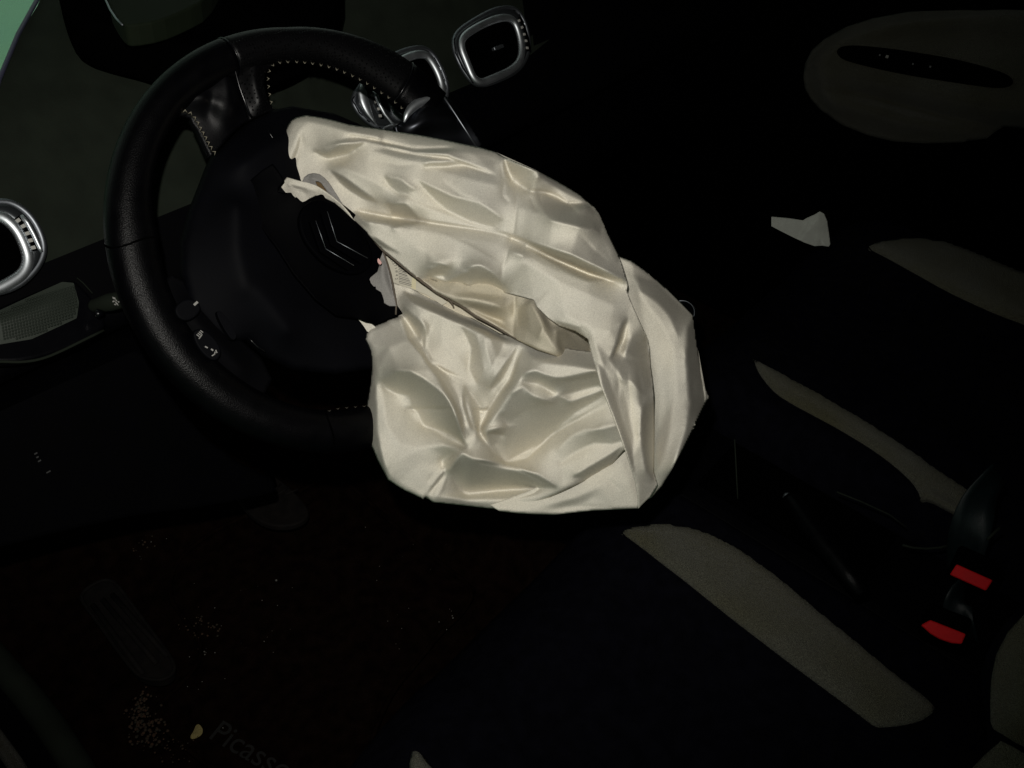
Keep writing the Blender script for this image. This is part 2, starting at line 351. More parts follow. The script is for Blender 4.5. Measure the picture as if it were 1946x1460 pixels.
    idx = -np.ones(X.shape, int); V = []; 
    q = use[:-1, :-1] & use[1:, :-1] & use[:-1, 1:] & use[1:, 1:]
    vis = np.zeros(X.shape, bool); vis[:-1, :-1] |= q; vis[1:, :-1] |= q; vis[:-1, 1:] |= q; vis[1:, 1:] |= q
    idx[vis] = np.arange(vis.sum())
    V = mapper(px[vis], py[vis], H[vis])
    a = idx[:-1, :-1][q]; b = idx[1:, :-1][q]; c = idx[1:, 1:][q]; d = idx[:-1, 1:][q]
    Fc = np.stack([a, b, c, d], 1)
    me = bpy.data.meshes.new(name); me.from_pydata(V.tolist(), [], Fc.tolist()); me.update(); me.polygons.foreach_set('use_smooth', [True] * len(me.polygons))
    bm = bmesh.new(); bm.from_mesh(me); bmesh.ops.remove_doubles(bm, verts=bm.verts, dist=step * .00012); bmesh.ops.dissolve_degenerate(bm, edges=bm.edges, dist=step * .00010)
    bm.to_mesh(me); bm.free(); me.polygons.foreach_set('use_smooth', [True] * len(me.polygons))
    me.materials.append(mat); o = bpy.data.objects.new(name, me); COL.objects.link(o)
    if parent is not None: o.parent = parent; o.matrix_parent_inverse = Matrix.Translation(-parent.location)
    return o
def rays(x, y):
    L = np.stack([(x - 973) / F, -(y - 730) / F, -np.ones_like(x)], 1); return L @ RC
def depth_map(d0, gx=0, gy=0, ref=(900, 560)):
    def f(x, y, h):
        k = d0 + gx * (x - ref[0]) + gy * (y - ref[1]) - h * (.85 / F); return CAM + rays(x, y) * k[:, None]
    return f
def plane_map(p0, n, scale=1.0):
    n = nrm(n); p0 = np.array(p0, float)
    def f(x, y, h):
        r = rays(x, y); t = ((p0 - CAM) @ n) / (r @ n); return CAM + r * t[:, None] + n * (h * scale)[:, None]
    return f
def solid(o, th): m = o.modifiers.new('thickness', 'SOLIDIFY'); m.thickness = th; m.offset = -1; return o

# ================================================================== setting: floor, shell, outdoors
def struct(o): o['kind'] = 'structure'; return o
def slab(name, x0, x1, y0, y1, z0, z1, m): return struct(boxm(name, ((x0 + x1) / 2, (y0 + y1) / 2, (z0 + z1) / 2), XYZ, ((x1 - x0) / 2, (y1 - y0) / 2, (z1 - z0) / 2), m, None, 0))
struct(mesh('ground', [(-60, -60, -.35), (60, -60, -.35), (60, 60, -.35), (-60, 60, -.35)], [(0, 1, 2, 3)], M['grass'], None, False))
slab('roof', -1.35, .95, -1.7, .55, 1.62, 1.68, M['liner'])
slab('rear_bulkhead', -1.35, .95, -1.72, -1.66, -.3, 1.62, M['liner'])
slab('far_side_wall', .84, .9, -1.66, .9, -.3, 1.618, M['liner'])
slab('near_light_blocker', -1.41, -1.35, -1.7, .0, 1.0, 1.618, M['liner'])  # unseen blocker added to keep outdoor light off the interior, no car part
slab('near_front_side_wall', -.92, -.86, .0, .34, -.3, 1.62, M['liner'])
slab('firewall', -.86, .84, 1.02, 1.06, -.3, .70, M['plastic'])
bonnet = sheet0 = mesh('bonnet', [(-.95 + 1.9 * i / 20, .50 + 1.5 * j / 16, .80 - .12 * (j / 16) ** 2 - .05 * (i / 10 - 1) ** 2) for j in range(17) for i in range(21)], [(j * 21 + i, j * 21 + i + 1, j * 21 + i + 22, j * 21 + i + 21) for j in range(16) for i in range(20)], M['bonnet'])
solid(bonnet, .01); tag(bonnet, 'pale green surface outside the windscreen in the top left corner', 'bonnet')
# floor as a gently uneven carpet sheet
nx, ny = 90, 110; xs = np.linspace(-.80, .82, nx); ys = np.linspace(-1.6, .9, ny); V = []; Fc = []
for j, y in enumerate(ys):
    for i, x in enumerate(xs):
        z = .05 + .006 * math.sin(x * 23 + y * 9) * math.sin(y * 17) + max(0, (y - .38)) * 1.1 + .16 * math.exp(-((x + .0) / .13) ** 4)
        V.append((x, y, z))
for j in range(ny - 1):
    for i in range(nx - 1): a = j * nx + i; Fc.append((a, a + 1, a + nx + 1, a + nx))
struct(mesh('floor', V, Fc, M['carpet']))

# ---- door sill with pale seal edge (bottom left)
sill = empty('door_sill', (-.83, .1, .1))
tag(sill, 'black door sill trim with a faint highlight in the lower left corner', 'door sill')
sp = [on(p, (0, 0, .20), (0, 0, 1.)) for p in [(-160, 1080), (-60, 1190), (0, 1262), (50, 1320), (100, 1385), (150, 1462), (200, 1560), (250, 1680)]]
tube('sill_trim', sp, .017, M['dash'], sill, seg=16)
boxm('sill_body', (sp[3] + sp[4]) / 2 + np.array([-.05, 0, -.09]), (nrm(sp[5] - sp[2]), nrm(np.cross([0, 0, 1.], sp[5] - sp[2])), XYZ[2]), (.5, .05, .085), M['plastic'], sill, .01)
tube('door_seal', [p + np.array([-.055, -.02, .02]) for p in sp], .009, M['doorbeige'], sill, seg=10)

# ================================================================== dashboard
dash = empty('dashboard', (0, .3, .5))
tag(dash, 'black car dashboard with chrome ringed air vents behind the steering wheel', 'dashboard')
prof = [(.95, .955), (.7, .95), (.5, .945), (.38, .935), (.31, .920), (.27, .895), (.235, .858), (.20, .812), (.168, .770), (.150, .742), (.148, .728), (.156, .715), (.18, .70), (.20, .66), (.20, .56), (.24, .48), (.34, .40), (.46, .34)]
prof = [tuple(p) for p in smooth_poly(prof, 2, False)]
def dash_left(y): 
    return float(np.interp(y, [.14, .20, .25, .303, .401, .60, .95], [-.80, -.68, -.605, -.551, -.448, -.27, -.03]))
ndx = 120; V = []; Fc = []
def dash_off(x): return .0   # straight face
for (y, z) in prof:
    xl = dash_left(y) if z > .80 else -.86
    for i in range(ndx): 
        x = xl + (.82 - xl) * i / (ndx - 1)
        V.append((x, y + .03 * max(0, abs(x) - .45), z))
for j in range(len(prof) - 1):
    for i in range(ndx - 1): a = j * ndx + i; Fc.append((a, a + 1, a + ndx + 1, a + ndx))
def dark(f): c = np.mean([V[i] for i in f], 0); return c[2] < .795 or c[0] > .15 + .3 * (c[2] - .86)  # low faces are black trim; right-hand pad faces are blackened for shade
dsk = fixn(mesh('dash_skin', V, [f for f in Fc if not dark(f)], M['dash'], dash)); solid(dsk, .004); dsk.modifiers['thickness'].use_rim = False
dtr = fixn(mesh('dash_trim_and_shade', V, [f for f in Fc if dark(f)], M['plastic'], dash)); solid(dtr, .004); dtr.modifiers['thickness'].use_rim = False
# raised centre display hood with greenish screen edge
P0 = (0, 0, .955)
hood = [on(p, (0, 0, .96), (0, 0, 1.)) for p in smooth_poly([(100, -60), (112, 0), (135, 32), (190, 48), (262, 62), (330, 88), (420, 95), (520, 76), (600, 40), (640, 0), (660, -70), (400, -120)], 2)]
plate('display_hood', hood, (0, 0, 1), .05, M['void'], dash, .008)
scr = plate('display_screen', [on(p, (0, 0, .985), (0, 0, 1.)) for p in smooth_poly([(203, -50), (204, 0), (215, 22), (232, 46), (250, 48), (300, 40), (350, 20), (392, -2), (420, -50)], 1)], (0, 0, 1), .020, M['screen'], dash, .002)
tube('screen_trim', [on(p, (0, 0, .9865), (0, 0, 1.)) for p in [(198, -40), (201, 0), (209, 18), (221, 36), (233, 48)]], .0009, M['satin'], dash, seg=8)

# air vents, each on the sloping dash face
VN = nrm((0, -.8, .6)); VP = np.array([.02, .212, .846])
def vp(p, h=0): return on(p, VP + VN * h, VN)
def vent(outer, inner, wheel_line, nsq, slat_dir, tab, label, fat=.006):
    e = mesh('air_vent', [vp(p, -.012) for p in outer] + [vp(p, .006) for p in outer], [[i, (i + 1) % len(outer), len(outer) + (i + 1) % len(outer), len(outer) + i] for i in range(len(outer))], M['plastic'], dash)
    fixn(e); solid(e, .0015); e['label'] = label
    def sub(o): o.parent = e; o.matrix_parent_inverse = Matrix.Translation((0, 0, 0)); return o
    IN = smooth_poly(inner, 2); OUT = smooth_poly(outer, 2)
    # bezel: lofted chrome band between outer and inner outline
    k = 64
    def eq(pl):
        L = resample([tuple(q) for q in pl] + [tuple(pl[0])], 2.0); d = np.concatenate([[0], np.cumsum(np.linalg.norm(np.diff(L, axis=0), axis=1))]); t = np.linspace(0, d[-1], k, endpoint=False)
        return np.stack([np.interp(t, d, L[:, 0]), np.interp(t, d, L[:, 1])], 1)
    A, B = eq(OUT), eq(IN)
    # rotate B so the loops start nearest to each other
    B = np.roll(B, -int(np.argmin(((B - A[0]) ** 2).sum(1))), axis=0)
    V = []; rows = [(0, -.004), (.04, .004), (.22, .0085), (.5, .0095), (.8, .0085), (.97, .005), (1.0, -.008)]
    for f_, h in rows:
        for i in range(k): V.append(vp(A[i] * (1 - f_) + B[i] * f_, h))
    Fc = [[r * k + i, r * k + (i + 1) % k, (r + 1) * k + (i + 1) % k, (r + 1) * k + i] for r in range(len(rows) - 1) for i in range(k)]
    sub(fixn(mesh('vent_bezel', V, Fc, M['bezel'])))
    sub(tube('vent_ring', [vp(p, .0085) for p in IN], fat * .85, M['chrome'], closed=True, seg=12, flat=.8, up=VN))
    sub(tube('outer_ring', [vp(p, .0035) for p in OUT], fat * .55, M['satin'], closed=True, seg=10, up=VN))
    sub(plate('vent_dark_plate', [vp(p, .0005) for p in IN], VN, .002, M['void']))  # flat black plate painting the dark of the vent opening
    c = np.mean(np.array(IN), 0); sd = nrm(slat_dir); ex = (np.array(IN) - c) @ np.array([-sd[1], sd[0]])
    for q in np.linspace(ex.min() * .72, ex.max() * .72, 5):
        base = c + np.array([-sd[1], sd[0]]) * q; L = np.abs((np.array(IN) - c) @ sd).max() * .9 * math.sqrt(max(.05, 1 - (q / max(abs(ex.min()), ex.max())) ** 2 * .6))
        a, b = vp(base - sd * L, .002), vp(base + sd * L, .002)
        sub(boxm('slat', (a + b) / 2, (b - a, np.cross(b - a, VN) * -.35 + VN, np.cross(b - a, VN)), (np.linalg.norm(b - a) / 2, .0012, .0012), M['void'], None, 0))
    if tab:
        a, b = vp(tab[0], .006), vp(tab[1], .006); sub(boxm('slat_tab', (a + b) / 2, (b - a, np.cross(VN, b - a), VN), (np.linalg.norm(b - a) / 2, .0022, .003), M['satin'], None, .001))
    # thumbwheel with square ribs
    if wheel_line:
        W = resample(wheel_line, 1.0); n = len(W)
        sub(tube('thumbwheel', [vp(p, .006) for p in W], .0055, M['void'], seg=10, flat=.7, up=VN))
        for q in range(nsq):
            i = int((q + .5) / nsq * (n - 1)); p = W[i][:2]; t = nrm(W[min(i + 2, n - 1)][:2] - W[max(i - 2, 0)][:2])
            a, b = vp(p - t * 3, .0102), vp(p + t * 3, .0102); d = b - a
            sub(boxm('wheel_rib', (a + b) / 2, (d, np.cross(VN, d), VN), (.0016, .0019, .0008), M.setdefault('rib', mat('wheel_rib_paint', (.42, .41, .38), .5)), None, .0003))
    return e
vent([(862, 75), (872, 58), (905, 36), (940, 18), (968, 14), (985, 22), (998, 45), (1005, 75), (1003, 105), (985, 135), (950, 152), (918, 163), (898, 158), (878, 130), (864, 100)],
     [(878, 72), (900, 55), (940, 36), (968, 33), (982, 46), (992, 85), (990, 115), (972, 134), (935, 150), (915, 158), (900, 150), (888, 120), (876, 90)],
     [(984, 34), (993, 54), (999, 74), (1003, 98)], 5, (.9, -.38), ((937, 94), (955, 88)), 'vent nearest the middle of the car with a small silver tab')
vent([(668, 190), (688, 158), (718, 128), (745, 106), (775, 94), (802, 90), (822, 102), (838, 130), (848, 158), (850, 178), (840, 200), (800, 225), (760, 240), (722, 244), (700, 232), (682, 215)],
     [(735, 150), (750, 122), (780, 106), (805, 102), (818, 112), (834, 140), (842, 168), (838, 188), (812, 208), (772, 225), (752, 222), (742, 190)],
     [(704, 176), (713, 190), (720, 208), (724, 228)], 4, (.9, -.38), None, 'vent partly hidden by the steering wheel rim')
vent([(-120, 480), (-100, 420), (-60, 395), (0, 382), (30, 388), (60, 412), (80, 450), (84, 480), (70, 510), (40, 540), (0, 556), (-60, 560), (-105, 530)],
     [(-100, 480), (-80, 430), (-40, 412), (0, 408), (30, 432), (48, 468), (55, 495), (45, 520), (20, 537), (-10, 552), (-60, 545), (-90, 520)],
     [(30, 414), (44, 430), (55, 450), (66, 478)], 5, (.9, -.38), None, 'vent at the driver door end of the dashboard, cut by the left edge')
tube('vent_lever', [vp(p, .013) for p in [(40, 409), (52, 424), (64, 446), (76, 472), (79, 479)]], [.0016, .0022, .0022, .0020, .0014], M['chrome'], dash, seg=10)
tube('vent_side_trim', [vp(p, .012) for p in smooth_poly([(687, 158), (688, 175), (692, 195), (702, 217), (716, 238)], 2, False)], [.0008, .0035, .0058, .0062, .0058, .0062, .0062, .0060, .0058, .0052, .0045, .0035, .002, .001, .0008, .0006][:len(smooth_poly([(687, 158), (688, 175), (692, 195), (702, 217), (716, 238)], 2, False))], M['chrome'], dash, seg=14, flat=.6, up=VN)
tube('vent_lever', [vp(p, .014) for p in [(708, 174), (716, 184), (722, 200), (731, 217), (744, 233), (752, 238)]], [.0010, .0026, .0024, .0018, .0014, .0008], M['chrome'], dash, seg=10)
tube('knob_ring', [vp(p, .012) for p in smooth_poly([(725, 246), (742, 238), (761, 237), (781, 243), (796, 258), (800, 280), (780, 300), (745, 300), (722, 275)], 2)], .0013, M['chrome'], dash, closed=True, seg=8, up=VN)

# knurled tray below the driver's vent
TN = nrm((.1, -.62, .78)); TP = np.array([-.63, .165, .775])
def tp(p, h=0): return on(p, TP + TN * h, TN)
tray = plate('storage_tray', [tp(p, .003) for p in smooth_poly([(-120, 640), (-20, 592), (60, 556), (118, 532), (140, 530), (158, 545), (180, 570), (200, 600), (203, 625), (160, 650), (100, 674), (40, 690), (-20, 690), (-120, 680)], 2)], TN, .012, M['gloss'], dash, .004)
sheet('tray_floor', [(-60, 612, 0), (0, 590, 0), (60, 562, 0), (118, 536, 0), (140, 538, 0), (150, 575, 0), (146, 605, 0), (110, 622, 0), (60, 645, 0), (0, 655, 0), (-60, 655, 0)],
      [[(-30, 625, 6), (30, 605, 8), (90, 585, 8), (125, 570, 4)]], mat('knurled_tray', (.034, .042, .033), .5, bump=.1), dash, plane_map(TP + TN * .0045, TN, .0009), step=4, soft=4)
# knurl bumps
V = []; Fc = []
bx_, by_ = tp((140, 560)) - tp((132, 560)), tp((136, 568)) - tp((136, 560)); 
for i in range(26):
    for j in range(17):
        p = (140 - i * 5.6 + j * .8, 545 + j * 5.4 + i * 1.6)
        if not inside(np.array([(-60, 616), (0, 594), (60, 566), (118, 540), (140, 540), (148, 575), (142, 600), (110, 618), (60, 640), (0, 648), (-60, 650)], float), np.array([[p[0]]]), np.array([[p[1]]]))[0, 0]: continue
        o0 = len(V); 
        hh = .0065 + .0052 * max(0, 1 - ((p[0] - 60) / 120) ** 2) * max(0, 1 - ((p[1] - 598) / 50) ** 2)
        for s1, s2 in ((-1, -1), (1, -1), (1, 1), (-1, 1)): V.append(tp((p[0] + s1 * 2.1, p[1] + s2 * 2.0), hh))
        for s1, s2 in ((-1, -1), (1, -1), (1, 1), (-1, 1)): V.append(tp((p[0] + s1 * 1.2, p[1] + s2 * 1.2), hh + .0010))
        Fc += [[o0 + 4, o0 + 5, o0 + 6, o0 + 7]] + [[o0 + k, o0 + (k + 1) % 4, o0 + 4 + (k + 1) % 4, o0 + 4 + k] for k in range(4)]
tag(fixn(mesh('tray_knurling', V, Fc, mat('knurl_plastic', (.032, .040, .032), .45, spec=.35), dash, False)), kind='stuff')
tube('tray_lip', [tp(p, .006) for p in smooth_poly([(-60, 690), (0, 687), (40, 689), (80, 683), (120, 666), (160, 646), (197, 628)], 2, False)], .0013, M['dash'], dash, seg=8)
tube('dash_crease', [tp(p, .004) for p in [(146, 528), (158, 538), (176, 558)]], .0006, M['dash'], dash, seg=6)
# lower dash panel, with light switch icons
LN = nrm((0, -.9, .42)); LP = np.array([-.6, .19, .62])
lower = plate('lower_panel', [on(p, LP, LN) for p in smooth_poly([(-200, 720), (0, 705), (120, 690), (260, 640), (330, 760), (420, 860), (560, 930), (430, 960), (200, 990), (-200, 1100)], 1)], LN, .02, M['plastic'], dash, .006)
for p, hw in (((68, 862), .0016), ((71, 869), .0012), ((75, 876), .0016), ((92, 897), .0022)):
    c = on(p, LP + LN * .0012, LN); boxm('switch_mark', c, (nrm(np.cross(LN, (0, 0, 1.))), nrm(np.cross(LN, np.cross(LN, (0, 0, 1.)))), LN), (hw, .0007, .0003), mat('dim_print', (.16, .16, .15), .6) if hw < .001 else M.setdefault('dimprint', mat('dim_print', (.05, .05, .05), .6)), dash, 0)
# windscreen side pane above the dash end
qw = empty('windscreen', (-.5, .35, .93)); tag(qw, 'windscreen edge at the top left corner with pale green showing through it', 'windscreen')
A_, B_ = np.array([-.604, .257, .892]), np.array([-.275, .604, .950])
plate('pane', [A_, B_, B_ + [0.10, .0, .55], A_ + [.02, -.0, .60]], nrm(np.cross(B_ - A_, (0, 0, 1.))), .004, M['glass'], qw)
tube('frame_edge', [(-.60, .255, .892), (-.551, .303, .919), (-.50, .352, .933), (-.448, .401, .941), (-.36, .50, .948)], .0022, M.setdefault('bluetrim', mat('window_seal', (.05, .05, .085), .35)), qw, seg=8)

# ================================================================== steering wheel
WC = np.array([-.44943, -.02371, .85560]); WN = np.array([-.11784422, -.75039476, .65040021]); WU = np.array([.98789225, -.15514152, 0]); WV = np.array([.10090408, .64252533, .75959171])
wheel = empty('steering_wheel', tuple(WC)); tag(wheel, 'black leather steering wheel turned round with its burst hub cover', 'steering wheel')
def wp(p, h=0): return on(p, WC + WN * h, WN)
def wr(r, th, h=0): t = math.radians(th); return WC + WU * r * math.cos(t) + WV * r * math.sin(t) + WN * h
def ro(th):
    th = (th + 180) % 360 - 180
    return float(np.interp(th, [-180, -60, -20, 8, 14, 20, 28, 36, 46, 60, 78, 180], [.188, .189, .191, .1915, .190, .192, .197, .1975, .197, .193, .188, .188]))
def ri(th):
    th = (th + 180) % 360 - 180
    return float(np.interp(th, [-180, -120, -60, 0, 29, 37, 52, 69, 85, 100, 122, 136, 150, 161, 180], [.149, .151, .15, .15, .149, .151, .154, .159, .158, .155, .158, .156, .153, .148, .149]))
def rimseg(name, t0, t1, m, grow=0, closed=False, seg=20, step=1.5):
    ths = np.arange(t0, t1 + 1e-6, step); V = []; Fc = []; n = len(ths)
    for th in ths:
        a, b = ro(th) + grow, ri(th) - grow; cr = (a + b) / 2; hw = (a - b) / 2
        e = 1.0
        for k in range(seg):
            an = 2 * math.pi * k / seg; cx, sx = math.cos(an), math.sin(an)
            V.append(wr(cr + hw * e * math.copysign(abs(cx) ** .9, cx), th, (.0165 + grow) * math.copysign(abs(sx) ** .9, sx)))
    for i in range(n - 1):
        for k in range(seg): Fc.append([i * seg + k, i * seg + (k + 1) % seg, (i + 1) * seg + (k + 1) % seg, (i + 1) * seg + k])
    Fc += [list(range(seg)), [(n - 1) * seg + k for k in range(seg)]]
    return fixn(mesh(name, V, Fc, m, wheel))
# perforated leather: tiny pits by voronoi
def perf():
    m = mat('perforated_leather', (.0018, .0018, .0022), .42, spec=.16); nt = m.node_tree; b = nt.nodes['Principled BSDF']
    tc = nt.nodes.new('ShaderNodeTexCoord'); v = nt.nodes.new('ShaderNodeTexVoronoi'); v.inputs['Scale'].default_value = 330; v.inputs['Randomness'].default_value = .15
    nt.links.new(tc.outputs['Object'], v.inputs['Vector']); mr = nt.nodes.new('ShaderNodeMapRange'); mr.inputs[1].default_value = .18; mr.inputs[2].default_value = .32
    nt.links.new(v.outputs['Distance'], mr.inputs[0]); bp = nt.nodes.new('ShaderNodeBump'); bp.inputs['Strength'].default_value = 1; bp.inputs['Distance'].default_value = .0012
    nt.links.new(mr.outputs[0], bp.inputs['Height']); nt.links.new(bp.outputs[0], b.inputs['Normal']); return m
M['perf'] = perf()
rimseg('rim_leather', 97, 366 , M['leather'])
rimseg('perforated_grip', 40, 97, M['perf'], -.0004)
rimseg('rim_leather', 28, 40, M['leather'])
for th in (97, 40.2): tube('grip_seam', [wr((ro(th) + ri(th)) / 2 + ((ro(th) - ri(th)) / 2 + .0003) * math.cos(a), th, .0168 * math.sin(a)) for a in np.linspace(-.2, math.pi + .2, 22)], .0007, M['gloss'], wheel, seg=6)
for th in (163, 243): tube('rim_joint', [wr((ro(th) + ri(th)) / 2 + ((ro(th) - ri(th)) / 2 + .0002) * math.cos(a), th + 1.2 * math.sin(a * 2), .0167 * math.sin(a)) for a in np.linspace(0, math.pi, 22)], .0008, M['void'], wheel, seg=6)
def wsheet(name, outline, curves, m, h0, sc=.001, **k): return sheet(name, outline, curves, m, wheel, plane_map(WC + WN * h0, WN, sc), **k)
# leather spoke between the two openings
sp1 = [(290, 262), (318, 232), (332, 219), (350, 216), (366, 222), (380, 242), (392, 266), (406, 293), (424, 276), (445, 250), (478, 222), (468, 190), (458, 160), (449, 120), (450, 96), (420, 106), (370, 140), (320, 190)]
o = wsheet('leather_spoke', [(x, y, -8) for x, y in sp1], [[(350, 190, 6), (390, 190, 8), (425, 215, 4)], [(420, 130, 8), (432, 170, 9), (440, 215, 5)], [(392, 170, 6), (400, 200, -5), (412, 240, -6)]], M['spoke'], .002, step=4, soft=5, rim=None); solid(o, .014)
sp2 = [(452, 92), (446, 118), (456, 160), (466, 190), (480, 224), (528, 206), (514, 186), (507, 160), (508, 135), (517, 123), (540, 110), (560, 96), (520, 84)]
o = wsheet('perforated_spoke', [(x, y, -7) for x, y in sp2], [[(480, 110, 6), (484, 160, 6), (500, 205, 3)]], M['perf'], .002, step=4, soft=5); solid(o, .014)
tube('spoke_seam', [wp(p, h) for p, h in (((446, 98), .010), ((443, 110), .0105), ((447, 135), .009), ((455, 165), .007), ((464, 190), .005), ((474, 216), .003), ((478, 223), .0))], .0010, M['satin'] if False else M['gloss'], wheel, seg=8)
# hub: big rounded pad under the burst cover
hub = [(404, 294), (426, 272), (450, 248), (478, 226), (520, 206), (560, 198), (640, 212), (720, 246), (800, 300), (840, 400), (820, 520), (790, 640), (730, 700), (640, 712), (560, 704), (506, 678), (470, 648), (440, 655), (400, 630), (360, 580), (345, 520), (345, 460), (360, 400), (380, 350), (392, 318)]
o = wsheet('hub_pad', [(x, y, 0) for x, y in hub], [[(440, 330, 22), (480, 300, 22), (540, 270, 20)], [(470, 560, 24), (540, 640, 20)], [(430, 400, 26), (430, 480, 26), (450, 560, 24)]], M['cover'], .004, step=5, soft=4, rim=[hub + [hub[0]]], rimh=6, rimw=14); solid(o, .02)
# side spoke with the button pods (lower left) and lower frame
podo = [(290, 545), (330, 520), (372, 540), (420, 590), (455, 640), (500, 680), (520, 720), (500, 760), (440, 740), (370, 690), (310, 620)]
o = wsheet('button_spoke', [(x, y, -4) for x, y in podo], [[(340, 580, 6), (400, 650, 8), (460, 710, 5)]], M['plastic'], .004, step=5, soft=4); solid(o, .02)
def pod(name, pts, h): return plate(name, [wp(p, h) for p in smooth_poly(pts, 2)], WN, .006, M['cover'], wheel, .0015)
pod('button', [(330, 585), (352, 566), (378, 572), (384, 592), (360, 612), (338, 606)], .020)
pod('button', [(365, 630), (384, 622), (408, 640), (424, 668), (412, 688), (392, 680), (372, 655)], .021)
pod('button', [(412, 590), (424, 594), (452, 636), (446, 648), (436, 642), (414, 604)], .021)
def wmark(p, a, hw, hh, h=.0215, m=None):
    t = math.radians(a); e1 = WU * math.cos(t) + WV * math.sin(t); boxm('button_mark', wp(p, h), (e1, np.cross(WN, e1), WN), (hw, hh, .0003), m or M['white'], wheel, 0)
wmark((372, 577), 20, .0020, .0009, .0205)
for k in range(4): wmark((376 + k * 2.4, 638 - k * 2.6), -60, .0013, .00032)
wmark((381, 640), 30, .0022, .00035); wmark((392, 660), -50, .0012, .0005); wmark((403, 665), -60, .0010, .0006)
for k in range(3): wmark((405 + k * 3, 675 - k * 3.4), 10 + k * 40, .0013, .0004)
tube('pad_edge', [wp(p, .012) for p in [(471, 641), (480, 650), (490, 660), (504, 669)]], [.0004, .0009, .0009, .0004], M['gloss'], wheel, seg=6)
# stitching round the openings, zigzag thread
def stitch(line, n, amp, h0, side, tilt=.35):
    L = resample(line, 1.0); out = []
    for k in range(n):
        i = int(k / (n - 1) * (len(L) - 1)); p = L[i][:2]; t = nrm(L[min(i + 3, len(L) - 1)][:2] - L[max(i - 3, 0)][:2]); q = np.array([-t[1], t[0]]) * side
        s = 3.4
        out.append([wp(p - t * s, h0), wp(p + q * amp, h0 + .003), wp(p + t * s * tilt, h0)])
        out.append([wp(p + q * amp, h0 + .003), wp(p + q * (amp + .1) + t * 1.0, h0 + .003)])
    return out
LA = [(331, 219), (340, 215), (352, 214), (363, 219), (372, 232), (380, 248), (388, 262), (395, 276), (405, 291)]
tag(tubes('stitching', stitch(LA, 12, 5, .0035, -1, 1.4), .00045, M['thread'], wheel), kind='stuff')
LB = [(513, 195), (510, 180), (508, 165), (507, 150), (508, 138), (514, 124), (526, 117), (545, 115), (565, 115), (585, 117), (600, 119), (620, 123), (640, 129), (660, 137), (680, 146), (700, 157), (720, 170), (740, 183), (752, 192), (765, 203)]
tag(tubes('stitching', stitch(LB, 23, -4.2, .0065, -1, 1.0), .00042, M['thread'], wheel), kind='stuff')
LC = [(560, 774), (590, 781), (620, 781), (645, 775), (692, 771)]
tag(tubes('stitching', stitch(LC, 9, 2, .006, 1, 1.0), .0002, M.setdefault('dimthread', mat('dark_thread', (.10, .09, .07), .7)), wheel), kind='stuff')
# satin metal insert at the flat of the wheel
mi = [(768, 228), (776, 210), (790, 195), (812, 184), (838, 178), (856, 203), (880, 240), (906, 280), (880, 330), (820, 330), (780, 300), (752, 262), (746, 243)]
o = wsheet('metal_spoke', [(x, y) for x, y in mi], [[(768, 228, 0), (776, 210, 2), (790, 195, 4), (812, 184, 4), (838, 178, 0)], [(784, 222, 12), (806, 208, 13), (842, 204, 11)], [(780, 245, 13), (806, 236, 14), (856, 236, 15)], [(775, 262, 2), (810, 262, 2), (860, 262, 6), (890, 270, 8)], [(838, 178, 0), (856, 203, 10), (880, 240, 12), (906, 280, 12)]],
           M.setdefault('dark_reflection_metal', mat('dark_reflection_metal', (.09, .095, .11), .30, metal=1)), .004, step=2.5, soft=10); solid(o, .004)  # dark base colour paints the black reflection in the satin chrome
tube('metal_lip_glint', [wp(p, .013) for p in [(768, 232), (773, 218), (781, 207), (792, 198), (806, 191), (822, 185), (838, 180)]], [.001, .0030, .0042, .0044, .0040, .0028, .0010], M['chrome'], wheel, seg=14)  # chrome tube added as the insert's bright top highlight
tube('metal_edge', [wp(p, h) for p, h in (((838, 178), .006), ((847, 190), .012), ((856, 203), .0155), ((880, 240), .0175), ((906, 280), .0175))], .0009, M['satin'], wheel, seg=8)
# burst cover: flap carrying the emblem disc, torn plastic corners
CH = .034
cov = [(478, 342), (500, 322), (517, 312), (528, 328), (538, 347), (527, 362), (536, 366), (551, 368), (554, 374), (558, 379), (560, 377), (566, 384), (572, 388), (580, 382), (591, 377), (604, 373), (618, 378), (634, 385), (653, 400), (671, 416), (690, 440), (704, 462), (712, 474), (717, 479), (722, 492), (727, 508), (712, 518), (696, 531), (699, 540), (704, 547), (709, 547), (707, 551), (716, 557), (727, 565), (729, 562), (731, 568), (742, 578), (756, 599), (735, 608), (712, 617), (696, 613), (680, 605), (640, 600), (600, 570), (560, 520), (530, 470), (505, 430), (492, 400), (484, 372)]
o = wsheet('burst_cover_flap', [(x, y) for x, y in cov], [[(478, 342, -16), (492, 400, -12), (530, 470, -4), (600, 570, 0), (680, 605, 0)], [(517, 312, 2), (538, 347, 4), (572, 388, 6), (634, 385, 8), (690, 440, 10), (717, 479, 10)], [(700, 540, 6), (756, 599, 10), (712, 617, 0)]], M['cover'], CH, step=2.5, soft=4); solid(o, .003); o.data.materials[0] = M['flap']
o['label'] = 'torn black hub cover flap'
disc = [wp((625, 462), CH + .0155) + (WU * math.cos(t) * .0385 + WV * math.sin(t) * .0445) for t in np.linspace(0, 2 * math.pi, 48, endpoint=False)]
disc = [wp(p, CH + .014) for p in smooth_poly([(590, 380), (615, 378), (640, 390), (672, 418), (695, 448), (708, 475), (710, 500), (690, 520), (660, 522), (620, 505), (590, 475), (570, 440), (568, 405)], 3)]
plate('emblem_disc', disc, WN, .006, M['flap'], o, .0018).matrix_parent_inverse = Matrix()
